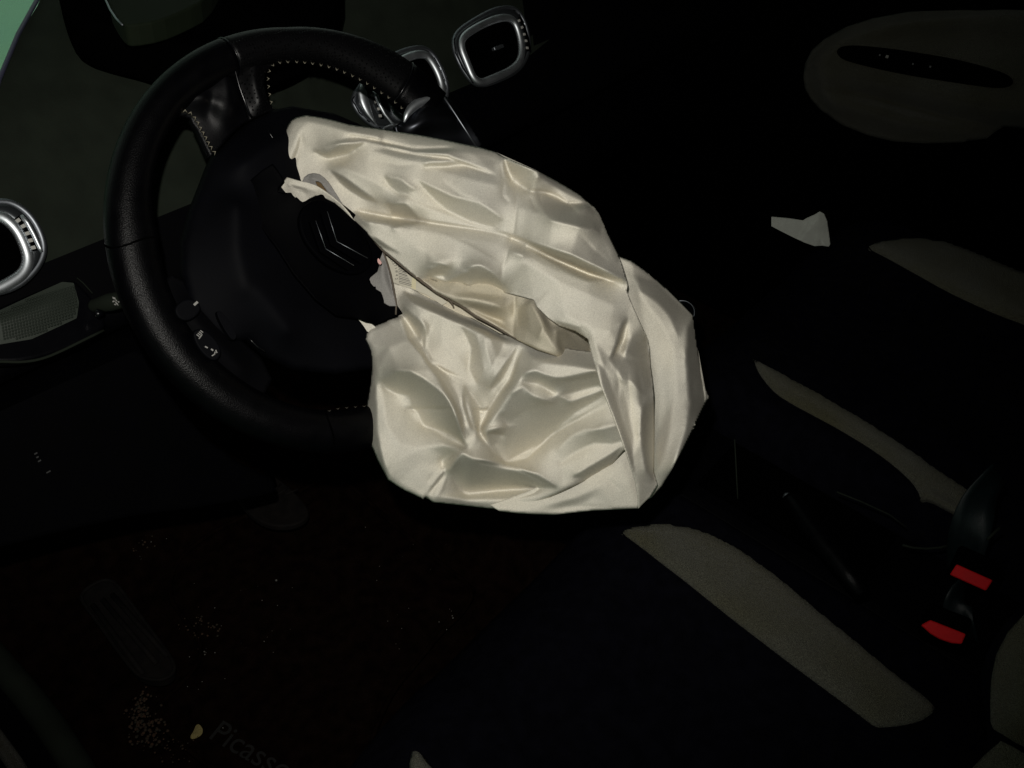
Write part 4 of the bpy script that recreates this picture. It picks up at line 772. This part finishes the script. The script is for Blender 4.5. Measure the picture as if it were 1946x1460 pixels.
tube('fabric_edge', [lm(p, h) for p, h in [((700, 446), 40), ((727, 475), 52), ((751, 494), 56), ((776, 515), 57), ((804, 537), 54), ((828, 555), 50), ((850, 568), 46), ((875, 581), 48), ((905, 602), 50), ((936, 618), 52), ((961, 633), 52), ((990, 650), 52)]], [.0006, .0012, .0014, .0013, .0012, .0011, .0010, .0009, .0009, .0008, .0007, .0005], M['edge_thread'], bag, seg=6)
tube('loose_thread', [lm(p, 60) for p in [(850, 567), (855, 572), (859, 577), (861, 582)]], .0007, M['edge_thread'], bag, seg=6)
f_ = sheet('torn_flap', [(526, 363, -2), (534, 352, 2), (545, 337, 5), (556, 340, 7), (570, 344, 8), (584, 347, 7), (600, 352, 6), (616, 362, 6), (632, 374, 6), (648, 388, 5), (662, 403, 4), (676, 422, 2), (655, 402, 0), (636, 386, 0), (618, 377, 0), (600, 372, -3), (588, 378, -8), (578, 387, -12), (570, 391, -14), (560, 383, -12), (552, 370, -6), (540, 367, -5)],
           [[(548, 350, 9), (575, 356, 6), (598, 362, 4)], [(560, 362, 0), (580, 368, -4)]], M['nylon'], bag, depth_map(.806), step=1.6, soft=1, creases=[([(545, 345), (560, 356), (585, 362)], -3, 3)]); solid(f_, .0009)
f_['label'] = 'torn pale cloth flap beside the emblem'
k_ = sheet('slotted_tab', [(574, 346, -2), (578, 337, 0), (586, 331, 0), (596, 329, 0), (607, 331, 0), (618, 339, 0), (628, 351, 0), (638, 367, 0), (648, 384, 0), (660, 402, -3), (645, 388, -2), (628, 374, -2), (612, 362, -2), (596, 353, -2)], [[(592, 338, 4), (610, 346, 4), (628, 366, 2)]], M['nylon_grey'], bag, depth_map(.8075), step=1.6, soft=1, holes=[[(600, 347), (604, 345), (610, 350), (617, 360), (622, 369), (620, 371), (612, 363), (604, 355)]]); solid(k_, .0009)
k_['label'] = 'grey reinforcement tab with a slot'
sl = sheet('slot_lining', [(596, 342, 0), (625, 345, 0), (628, 374, 0), (596, 368, 0)], [[(610, 355, 1), (612, 360, 1)]], mat('slot_lining', (.10, .06, .02), .8), bag, depth_map(.812), step=4)
w_ = sheet('torn_scrap', [(548, 366, 0), (572, 362, 0), (590, 368, 0), (596, 376, 0), (580, 386, 0), (572, 390, 0), (560, 384, 0)], [[(570, 375, 3), (575, 378, 3)]], M['paper'], bag, depth_map(.822), step=3); solid(w_, .0006)
for k, (pl, dd) in enumerate(([[(678, 604), (690, 611), (712, 618), (716, 630), (700, 634), (690, 618)], .838], [[(501, 414), (502, 424), (498, 438), (492, 440), (494, 428)], .846], [[(718, 490), (722, 494), (726, 500), (722, 504), (717, 498)], .812])):
    o = plate('torn_scrap', [at(p, dd) for p in smooth_poly(pl, 1)], RC[2], .001, M['nylon'] if k < 2 else mat('pink_scrap', (.6, .35, .32), .8), bag)
# rear of the bag: bulging back panel that closes the volume
sil = [(531, 283), (546, 240), (563, 223), (609, 223), (665, 237), (727, 246), (804, 258), (881, 274), (942, 289), (1024, 326), (1084, 359), (1119, 385), (1139, 405), (1156, 444), (1178, 490), (1223, 512), (1270, 551), (1316, 602), (1325, 655), (1333, 700), (1343, 755), (1318, 812), (1280, 885), (1256, 922), (1213, 963), (1128, 966), (1056, 974), (984, 971), (912, 962), (822, 952), (768, 929), (739, 910), (719, 872), (702, 834), (697, 799), (703, 752), (708, 701), (707, 669), (700, 645), (714, 622), (745, 600), (740, 540), (700, 470), (650, 410), (590, 380), (540, 350)]
r_ = sheet('rear_panel', [(x, y, 0) for x, y in sil], [[(800, 400, -50), (950, 500, -80), (1050, 650, -90), (1000, 800, -85), (850, 780, -60)], [(1150, 700, -60), (1150, 850, -50)]], M['nylon'], bag, depth_map(.886), step=6, soft=6, creases=[([(700, 350), (1000, 520), (1150, 800)], 12, 20), ([(800, 600), (1000, 700)], 10, 18)], wrk=3); solid(r_, .0006)
# ================================================================== seats
SZ = (0, 0, .47)
def seat(name, label, x0, x1, y0, y1, zt, inserts, back_pts):
    e = empty(name, ((x0 + x1) / 2, (y0 + y1) / 2, .1)); tag(e, label, 'car seat')
    nx, ny = 60, 60; V = []; Fc = []
    def zf(x, y):
        u = (x - x0) / (x1 - x0) * 2 - 1; v = (y - y0) / (y1 - y0)
        z = zt + .0 - .022 * math.exp(-(u / .45) ** 4) + .006 * (1 - u * u)
        z -= .10 * max(0, abs(u) - .86) ** 2 / .02 + .05 * max(0, v - .82) ** 2 / .0324 * 1.3
        return z
    for j in range(ny):
        for i in range(nx):
            u = i / (nx - 1) * 2 - 1; v = j / (ny - 1); x = (x0 + x1) / 2 + (x1 - x0) / 2 * u * (1 - .10 * max(0, v - .75) ** 2 / .0625); y = y0 + (y1 - y0) * (v - .05 * max(0, v - .7) * u * u * 3)
            V.append((x, y, zf(x, y)))
    n0 = len(V)
    for j in range(ny - 1):
        for i in range(nx - 1): a = j * nx + i; Fc.append((a, a + 1, a + nx + 1, a + nx))
    ring = [i for i in range(nx)] + [j * nx + nx - 1 for j in range(1, ny)] + [(ny - 1) * nx + i for i in range(nx - 2, -1, -1)] + [j * nx for j in range(ny - 2, 0, -1)]
    for zz in (.04, .20): 
        for r in ring: p = V[r]; V.append((p[0], p[1], zt - .10 - zz))
    k = len(ring)
    for i in range(k): Fc.append((ring[i], ring[(i + 1) % k], n0 + (i + 1) % k, n0 + i)); Fc.append((n0 + i, n0 + (i + 1) % k, n0 + k + (i + 1) % k, n0 + k + i))
    fixn(mesh('cushion', V, Fc, M['fabric'], e))
    for pts, lb in inserts:
        # insert follows the cushion surface, a few millimetres proud
        def mp(x, y, h, zf=zf):
            r = rays(x, y); t = (zt - CAM[2]) / r[:, 2]
            for _ in range(3):
                P = CAM + r * t[:, None]; zz = np.array([zf(a, b) for a, b in P[:, :2]]); t = (zz + .0125 - CAM[2]) / r[:, 2]
            P = CAM + r * t[:, None]; P[:, 2] += h * .001; return P
        ctr = np.mean(np.array(pts, float), 0)
        o = sheet('fabric_insert', [(x, y, -2.5) for x, y in pts], [[tuple(ctr) + (2.,), (ctr[0] + 2, ctr[1] + 1, 2.)]], M['beige'], e, mp, step=6, soft=3, rim=[list(pts) + [pts[0]]], rimh=9, rimw=26, wrk=1.2); solid(o, .003); o['label'] = lb
        sm = [mp(np.array([float(x)]), np.array([float(y)]), np.array([-11.]))[0] for x, y in smooth_poly(pts, 1)]
        tube('piping', sm, .0014, M['fabric'], e, closed=True, seg=6)
    return e
din = [(1180, 1001), (1195, 993), (1215, 988), (1240, 985), (1265, 984), (1320, 992), (1360, 1006), (1400, 1027), (1440, 1054), (1480, 1083), (1520, 1116), (1560, 1150), (1600, 1182), (1640, 1214), (1680, 1248), (1720, 1280), (1752, 1304), (1775, 1322), (1787, 1335), (1780, 1348), (1762, 1360), (1735, 1369), (1700, 1374), (1670, 1375), (1640, 1352), (1600, 1322), (1550, 1285), (1500, 1248), (1450, 1210), (1400, 1172), (1350, 1132), (1300, 1092), (1260, 1062), (1225, 1034)]
ds = seat('driver_seat', 'black driver seat with beige side inserts, below the airbag', -.68, -.10, -.78, -.205, .47, [(din, 'long beige insert on the inner bolster'), ([(784, 1412), (800, 1422), (815, 1440), (832, 1462), (850, 1490), (780, 1490), (777, 1440)], 'beige insert on the door side bolster')], None)
pin = [(1434, 670), (1450, 678), (1500, 704), (1560, 737), (1600, 760), (1640, 783), (1680, 808), (1720, 834), (1760, 862), (1800, 890), (1835, 913), (1866, 932), (1850, 962), (1838, 985), (1820, 1006), (1790, 990), (1756, 968), (1758, 950), (1752, 930), (1738, 908), (1715, 886), (1685, 862), (1650, 838), (1600, 808), (1550, 781), (1510, 760), (1478, 740), (1455, 715), (1440, 692)]
rin = [(1648, 461), (1670, 450), (1705, 444), (1750, 442), (1800, 447), (1850, 456), (1900, 471), (1960, 494), (2020, 520), (2020, 640), (1960, 612), (1900, 590), (1850, 568), (1800, 544), (1750, 516), (1700, 488)]
ps = seat('passenger_seat', 'black passenger seat with beige inserts, beyond the centre console', .05, .76, -.78, -.13, .47, [(pin, 'beige insert on the console side bolster'), (rin, 'beige insert on the door side bolster')], None)
# driver backrest, seen at the right edge
BN = nrm((-.52, .66, .54)); BP = np.array([-.14, -.70, .62])
bb = [on(p, BP, BN) for p in smooth_poly([(1850, 1290), (1862, 1240), (1890, 1190), (1925, 1150), (2000, 1100), (2400, 1000), (2400, 1700), (2000, 1700), (1880, 1600), (1860, 1440), (1868, 1400)], 2)]
plate('backrest', bb, BN, .10, M['fabric'], ds, .012)
o = sheet('backrest_insert', [(x, y, 0) for x, y in [(1990, 1125), (1946, 1168), (1915, 1202), (1893, 1245), (1884, 1290), (1882, 1330), (1882, 1372), (1888, 1386), (1905, 1396), (1930, 1412), (1990, 1440)]], [[(1950, 1250, 7), (1950, 1350, 8)]], M['beige'], ds, plane_map(BP + BN * .003, BN, .001), step=6, soft=3); solid(o, .003)
o = sheet('backrest_insert', [(x, y, 0) for x, y in [(1838, 1470), (1870, 1436), (1902, 1408), (1926, 1420), (1960, 1440), (1960, 1500), (1830, 1500)]], [[(1900, 1450, 4), (1930, 1460, 4)]], M['beige'], ds, plane_map(BP + BN * .03, BN, .001), step=6, soft=3); solid(o, .003)
# ================================================================== passenger door
door = empty('passenger_door', (.75, -.2, .1)); tag(door, 'dark passenger door with beige cloth panel and armrest, upper right', 'car door')
boxm('door_card', (.80, -.25, .62), XYZ, (.03, .75, .55), M['void'], door, .01)
DN = nrm((-.93, 0, .36)); DP = np.array([.70, -.1, .70])
dpo = [(1519, 165), (1516, 145), (1519, 118), (1532, 92), (1556, 70), (1600, 46), (1650, 30), (1720, 17), (1800, 8), (1880, 3), (1960, -2), (2050, -5), (2050, 262), (1960, 246), (1906, 240), (1888, 248), (1870, 262), (1820, 270), (1750, 272), (1690, 268), (1640, 256), (1590, 236), (1550, 208), (1530, 186)]
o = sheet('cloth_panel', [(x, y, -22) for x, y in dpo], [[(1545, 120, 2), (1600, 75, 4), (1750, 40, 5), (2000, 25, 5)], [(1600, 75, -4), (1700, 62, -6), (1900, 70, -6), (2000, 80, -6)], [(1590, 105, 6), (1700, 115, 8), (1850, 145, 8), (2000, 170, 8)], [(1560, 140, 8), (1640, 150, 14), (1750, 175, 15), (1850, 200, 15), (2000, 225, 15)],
      [(1562, 166, 2), (1640, 178, -3), (1720, 200, -6), (1800, 222, -8), (1900, 240, -8)], [(1570, 190, 5), (1640, 205, 8), (1740, 232, 6), (1850, 250, 0)]], M['doorbeige'], door, plane_map(DP, DN, .0016), step=5, soft=6, creases=[([(1562, 166), (1640, 178), (1720, 200), (1800, 222), (1900, 240)], -8, 6)]); solid(o, .004)
sw = [(1588, 100), (1594, 90), (1612, 86), (1640, 87), (1690, 92), (1750, 101), (1810, 111), (1870, 126), (1912, 140), (1925, 152), (1922, 163), (1900, 168), (1860, 164), (1800, 155), (1740, 146), (1680, 134), (1630, 122), (1600, 113)]
swp = plate('switch_panel', [on(p, DP + DN * .020, DN) for p in smooth_poly(sw, 1)], DN, .014, M['void'], door, .002)
for p, r_ in (((1686, 108), .0024), ((1672, 105), .0015), ((1735, 122), .0014), ((1768, 127), .0016)):
    boxm('switch', on(p, DP + DN * .021, DN), (on((p[0] + 8, p[1] + 2), DP, DN) - on(p, DP, DN), np.cross(DN, on((p[0] + 8, p[1] + 2), DP, DN) - on(p, DP, DN)), DN), (r_, r_, .001), M['dimprint'] if p[0] != 1686 else M['gritw'], door, .0004)
# ================================================================== centre console, gear lever, handbrake
con = empty('centre_console', (0, -.2, .1)); tag(con, 'low black centre console between the two seats', 'console')
boxm('console_body', (0.0, -.20, .27), XYZ, (.085, .50, .14), M['plastic'], con, .02)
boxm('console_front', (0.02, .12, .42), (XYZ[0], nrm((0, .8, .6)), nrm((0, -.6, .8))), (.10, .16, .05), M['plastic'], con, .02)
boxm('console_tray', (0.0, -.40, .415), XYZ, (.05, .12, .006), M['void'], con, .004)
tube('console_edge_highlight', [at(p, 1.20) for p in [(1396, 835), (1398, 870), (1400, 910), (1402, 948)]], .0009, M['dash'], con, seg=8)  # paler tube drawn in as a highlight line on the console
tube('console_edge_highlight', [at(p, 1.15) for p in [(1590, 935), (1640, 955), (1690, 978), (1722, 1002)]], .0010, M['dash'], con, seg=8)
tube('cable', [at(p, 1.10) for p in [(1715, 1036), (1735, 1041), (1760, 1043), (1785, 1041), (1803, 1037)]], .0014, M['dash'], con, seg=8)
gear = empty('gear_lever', (0, -.05, .4)); tag(gear, 'gear lever with a chrome trimmed round knob at the right edge of the airbag', 'gear lever')
GC = at((1296, 600), 1.22); gz = nrm(CAM - GC + np.array([.0, .3, .5]))
gu = nrm(np.cross(gz, (0, 0, 1.))); gv = np.cross(gz, gu)
V = []; Fc = []
for i in range(17):
    ph = math.pi * i / 16
    for j in range(32): t = 2 * math.pi * j / 32; V.append(GC + gz * math.cos(ph) * .018 + (gu * math.cos(t) + gv * math.sin(t)) * math.sin(ph) * .0195)
for i in range(16):
    for j in range(32): Fc.append((i * 32 + j, i * 32 + (j + 1) % 32, (i + 1) * 32 + (j + 1) % 32, (i + 1) * 32 + j))
fixn(mesh('knob', V, Fc, M['gloss'], gear))
for hh, rr in ((.010, .0165),): tube('knob_ring', [GC + gz * hh + (gu * math.cos(t) + gv * math.sin(t)) * rr for t in np.linspace(0, 2 * math.pi, 48, endpoint=False)], .0006, M['satin'], gear, closed=True, seg=8, up=gz)
tube('lever_shaft', [GC - gz * .01, GC - np.array([0, -.02, .10]), np.array([.01, -.02, .42])], [.008, .007, .010], M['plastic'], gear, seg=12)
V = []
hb = empty('handbrake', (.02, -.45, .4)); tag(hb, 'black handbrake lever lying between the seats, its button catching light', 'handbrake')
h0, h1 = at((1496, 944), 1.13), at((1640, 1130), 1.04)
tube('handle_grip', [h0, h0 + (h1 - h0) * .04, h0 + (h1 - h0) * .2, h0 + (h1 - h0) * .5, h0 + (h1 - h0) * .8, h1], [.006, .010, .0125, .0125, .011, .009], M['leather'], hb, seg=18)
tube('release_button', [h0 - (h1 - h0) * .03, h0 - (h1 - h0) * .015, h0 + (h1 - h0) * .01], [.0025, .0048, .0055], M['satin'], hb, seg=14)
# ================================================================== belt buckles
def buckle(pts, d0, d1, lab, bodyc):
    e = empty('seat_belt_buckle', tuple(at(pts[0], d0))); tag(e, lab, 'belt buckle', 'seat belt buckles between the seats')
    n = nrm(CAM - at(pts[0], d0) + np.array([0, 0, .2])); P = [on(p, at(pts[0], d0), n) for p in pts]
    c = np.mean(P, 0); ax = nrm(P[1] - P[0]); ay = np.cross(n, ax)
    plate('release_button', [p + n * .001 for p in P], n, .008, M['red'], e, .0016)
    boxm('buckle_body', c - n * .026 + ay * bodyc, (ax, ay, n), (np.linalg.norm(P[1] - P[0]) / 2 + .004, .016, .022), M['void'], e, .004)
    return e, c, ax, ay, n
e1, c1, ax1, ay1, n1 = buckle([(1818, 1072), (1887, 1103), (1874, 1123), (1805, 1092)], 1.02, 1.0, 'seat belt buckle with a straight red button, upper of the two', .012)
e2, c2, ax2, ay2, n2 = buckle([(1768, 1178), (1836, 1205), (1828, 1224), (1808, 1222), (1785, 1214), (1768, 1204), (1750, 1188)], .98, .96, 'seat belt buckle with a curved red button, lower of the two', .010)
# webbing twisting past the buckles
def webbing(name, lab, pts, wd, d):
    L = smooth_poly([np.array(at(p[:2], d + p[2])) for p in pts], 2, False); V = []; Fc = []
    for i, p in enumerate(L):
        t = nrm(L[min(i + 1, len(L) - 1)] - L[max(i - 1, 0)]); tw = i / len(L) * 2.2 - .6; s = nrm(np.cross(t, RC[2])); s = s * math.cos(tw) + np.cross(t, s) * math.sin(tw)
        for k in range(5): q = (k / 4 - .5) * wd; V.append(p + s * q + np.cross(t, s) * (.004 * (1 - (2 * q / wd) ** 2)))
    for i in range(len(L) - 1):
        for k in range(4): a = i * 5 + k; Fc.append((a, a + 1, a + 6, a + 5))
    o = mesh(name, V, Fc, M['belt']); solid(o, .0014); tag(o, lab, 'seat belt'); return o
webbing('seat_belt', 'twisted dark seat belt strap above the upper red buckle', [(1900, 900, .0), (1868, 940, .0), (1850, 985, .0), (1838, 1030, .01), (1825, 1075, .03), (1812, 1110, .05)], .040, 1.04)
webbing('seat_belt', 'dark seat belt strap running between the two red buckles', [(1850, 1090, .04), (1826, 1130, .0), (1818, 1160, .0), (1826, 1190, .0), (1840, 1220, .03)], .028, 1.02)
tube('belt_guide', [at(p, 1.03) for p in [(1900, 1003), (1888, 1014), (1876, 1026)]], .0016, M['dash'], e1, seg=8)
# ================================================================== footwell
mt = empty('floor_mat', (-.4, .15, .08)); tag(mt, 'dirty dark floor mat in the driver footwell', 'floor mat')
FZ = (0, 0, .082)
def fp(p, z=.082): return on(p, (0, 0, z), (0, 0, 1.))
mo = [(318, 1130), (335, 1060), (420, 1000), (520, 960), (620, 905), (660, 915), (740, 990), (830, 1065), (905, 1120), (880, 1165), (840, 1200), (800, 1250), (740, 1320), (700, 1420), (680, 1520), (520, 1520), (400, 1460), (330, 1400), (280, 1358), (330, 1315), (372, 1270), (384, 1240), (375, 1210), (345, 1170)]
o = sheet('mat_pile', [(x, y, 0) for x, y in mo], [[(500, 1100, 2), (650, 1200, 3)], [(450, 1250, 0), (600, 1350, 2)], [(700, 1050, 3), (760, 1150, 0)]], M['carpet'], mt, plane_map((0, 0, .078), (0, 0, 1.), .002), step=8, soft=3, wrk=2); solid(o, .005)
tube('mat_binding', [fp(p, .080) for p in smooth_poly(mo, 2)], .0036, M['carpet'], mt, closed=True, seg=8)
for s_, p in (('Picasso', (478, 1428)),):
    g = glyph(s_, fp(p, .0838), 0.044, math.radians(-62), mt, M.setdefault('matink', mat('mat_lettering', (.0036, .0030, .0027), .8)), (0, 0, 1.), -(fp((440, 1440)) - fp((420, 1400)))); g.name = 'lettering'
    g.parent = mt; g.matrix_parent_inverse = Matrix.Translation(-mt.location)
fr = empty('footrest', (-.6, .3, .08)); tag(fr, 'ribbed rubber footrest at the left of the footwell', 'footrest')
fo = [(152, 1135), (165, 1118), (190, 1104), (208, 1102), (224, 1112), (262, 1165), (300, 1215), (332, 1260), (330, 1280), (312, 1292), (285, 1292), (262, 1284), (230, 1245), (195, 1195), (165, 1155)]
plate('rest_pad', [fp(p, .100) for p in smooth_poly(fo, 2)], (0, 0, 1), .02, M['rubber'], fr, .004)
tube('pad_rim', [fp(p, .101) for p in smooth_poly(fo, 2)], .0028, M['rubber'], fr, closed=True, seg=8)
for a, b in (((176, 1150), (272, 1282)), ((195, 1140), (298, 1262)), ((213, 1130), (318, 1248))):
    tube('rib', [fp(a, .101), fp(((a[0] + b[0]) / 2, (a[1] + b[1]) / 2), .103), fp(b, .101)], .0040, M['rubber'], fr, seg=8)
# pedals faintly seen
pd = empty('brake_pedal', tuple(fp((560, 930), .16))); tag(pd, 'ribbed rubber pedal barely visible below the steering wheel', 'pedal')
po = [(450, 905), (478, 880), (520, 872), (548, 890), (590, 930), (600, 955), (570, 975), (520, 975), (480, 950)]
po = [(x - 10, y + 25) for x, y in po]
plate('pedal_pad', [fp(p, .17) for p in smooth_poly(po, 2)], (0, 0, 1), .012, M['rubber'], pd, .003)
for k in range(6): a, b = fp((462 + k * 16, 945 - k * 1), .1715), fp((486 + k * 16, 905 + k * 5), .1715); tube('rib', [a, b], .0016, M['rubber'], pd, seg=6)
tube('pedal_arm', [fp((520, 930), .165), fp((500, 860), .25), fp((480, 800), .40)], .007, M['void'], pd, seg=8)
# litter
def blob(name, p, z, r, m, label=None, cat=None, sq=.5):
    c = fp(p, z); V = []; Fc = []; n1, n2 = 5, 8
    for i in range(n1):
        ph = math.pi * (i + .5) / n1
        for j in range(n2): t = 2 * math.pi * j / n2; k = random.uniform(.75, 1.2); V.append(c + np.array([math.cos(t) * math.sin(ph) * r * k, math.sin(t) * math.sin(ph) * r * k, math.cos(ph) * r * sq]))
    for i in range(n1 - 1):
        for j in range(n2): Fc.append((i * n2 + j, i * n2 + (j + 1) % n2, (i + 1) * n2 + (j + 1) % n2, (i + 1) * n2 + j))
    Fc += [list(range(n2)), [(n1 - 1) * n2 + j for j in range(n2)]]
    if name is None: return V, Fc
    o = fixn(mesh(name, V, Fc, m)); tag(o, label, cat); return o
lf = [fp(p, .090) for p in smooth_poly([(361, 1400), (368, 1390), (372, 1378), (379, 1376), (386, 1386), (384, 1396), (374, 1402), (364, 1405)], 2)]
tag(plate('leaf', lf, (0, 0, 1), .0012, M['leaf']), 'small yellowish dry leaf on the floor mat near the lettering', 'leaf')
def crumbs(name, spots, m, label):
    V = []; Fc = []
    for (cx, cy, sx, sy, n, r0) in spots:
        for _ in range(n):
            v, f = blob(None, (random.gauss(cx, sx), random.gauss(cy, sy)), random.uniform(.086, .092), r0 * random.uniform(.35, 1.2), m, sq=.8); k = len(V); V += v; Fc += [[q + k for q in g] for g in f]
    o = fixn(mesh(name, V, Fc, m)); tag(o, label, 'dirt', kind='stuff'); return o
crumbs('dirt', [(262, 1375, 12, 25, 70, .0022), (290, 1385, 12, 18, 60, .0022), (272, 1340, 8, 18, 40, .002), (330, 1425, 22, 14, 30, .0015), (265, 1015, 14, 26, 45, .0018), (370, 1190, 10, 18, 22, .0016), (410, 1195, 8, 8, 10, .0018)], M['crumb'], 'rust coloured crumbs and dirt at the edge of the floor mat')
crumbs('grit', [(525, 1103, .1, .1, 1, .0020), (390, 1237, 2, 3, 5, .0010), (450, 1215, 80, 60, 16, .0008), (280, 1015, 18, 26, 7, .0010), (820, 1185, 60, 40, 8, .0008), (800, 1050, 60, 50, 10, .0008), (330, 1300, 60, 60, 10, .0009), (860, 1166, 3, 3, 3, .0014)], M['gritw'], 'pale specks of grit scattered over the mat')
# grit and marks on console and seats
V = []; Fc = []
for (cx, cy, sx, sy, n, r0, d) in [(1400, 990, 60, 30, 14, .0007, 1.16), (1480, 1055, 60, 40, 12, .0008, 1.14), (1700, 1100, 60, 40, 10, .0008, 1.1), (1665, 948, 1, 1, 1, .0024, 1.14), (1560, 700, 120, 80, 14, .0006, 1.22), (1720, 780, 80, 60, 10, .0007, 1.2)]:
    for _ in range(n):
        c = at((random.gauss(cx, sx), random.gauss(cy, sy)), d); r = r0 * random.uniform(.4, 1.2); k = len(V)
        V += [c + np.array(q) * r for q in ((1, 0, 0), (0, 1, 0), (-1, 0, 0), (0, -1, 0), (0, 0, 1), (0, 0, -1))]
        Fc += [[k, k + 1, k + 4], [k + 1, k + 2, k + 4], [k + 2, k + 3, k + 4], [k + 3, k, k + 4], [k + 1, k, k + 5], [k + 2, k + 1, k + 5], [k + 3, k + 2, k + 5], [k, k + 3, k + 5]]
# scrap of white paper by the passenger seat
pm = depth_map(1.52)
o = sheet('paper_scrap', [(1466, 412, 0), (1500, 415, 2), (1526, 419, 4), (1534, 414, 10), (1548, 408, 18), (1558, 402, 22), (1566, 406, 18), (1572, 420, 8), (1575, 440, 2), (1578, 464, 0), (1575, 469, 0), (1562, 467, 2), (1548, 468, 6), (1528, 461, 8), (1503, 449, 4), (1485, 440, 0), (1466, 430, 0)],
          [[(1520, 436, 4), (1506, 446, 2)], [(1531, 425, 2), (1514, 448, 1)], [(1550, 420, 20), (1530, 445, 14), (1522, 456, 10)], [(1556, 412, 22), (1555, 440, 12), (1552, 460, 8)]], M['paper'], None, pm, step=1.5, soft=2, creases=[([(1560, 455), (1562, 468)], -5, 2)])
solid(o, .0004); tag(o, 'crumpled scrap of white paper beyond the front of the passenger seat', 'paper')
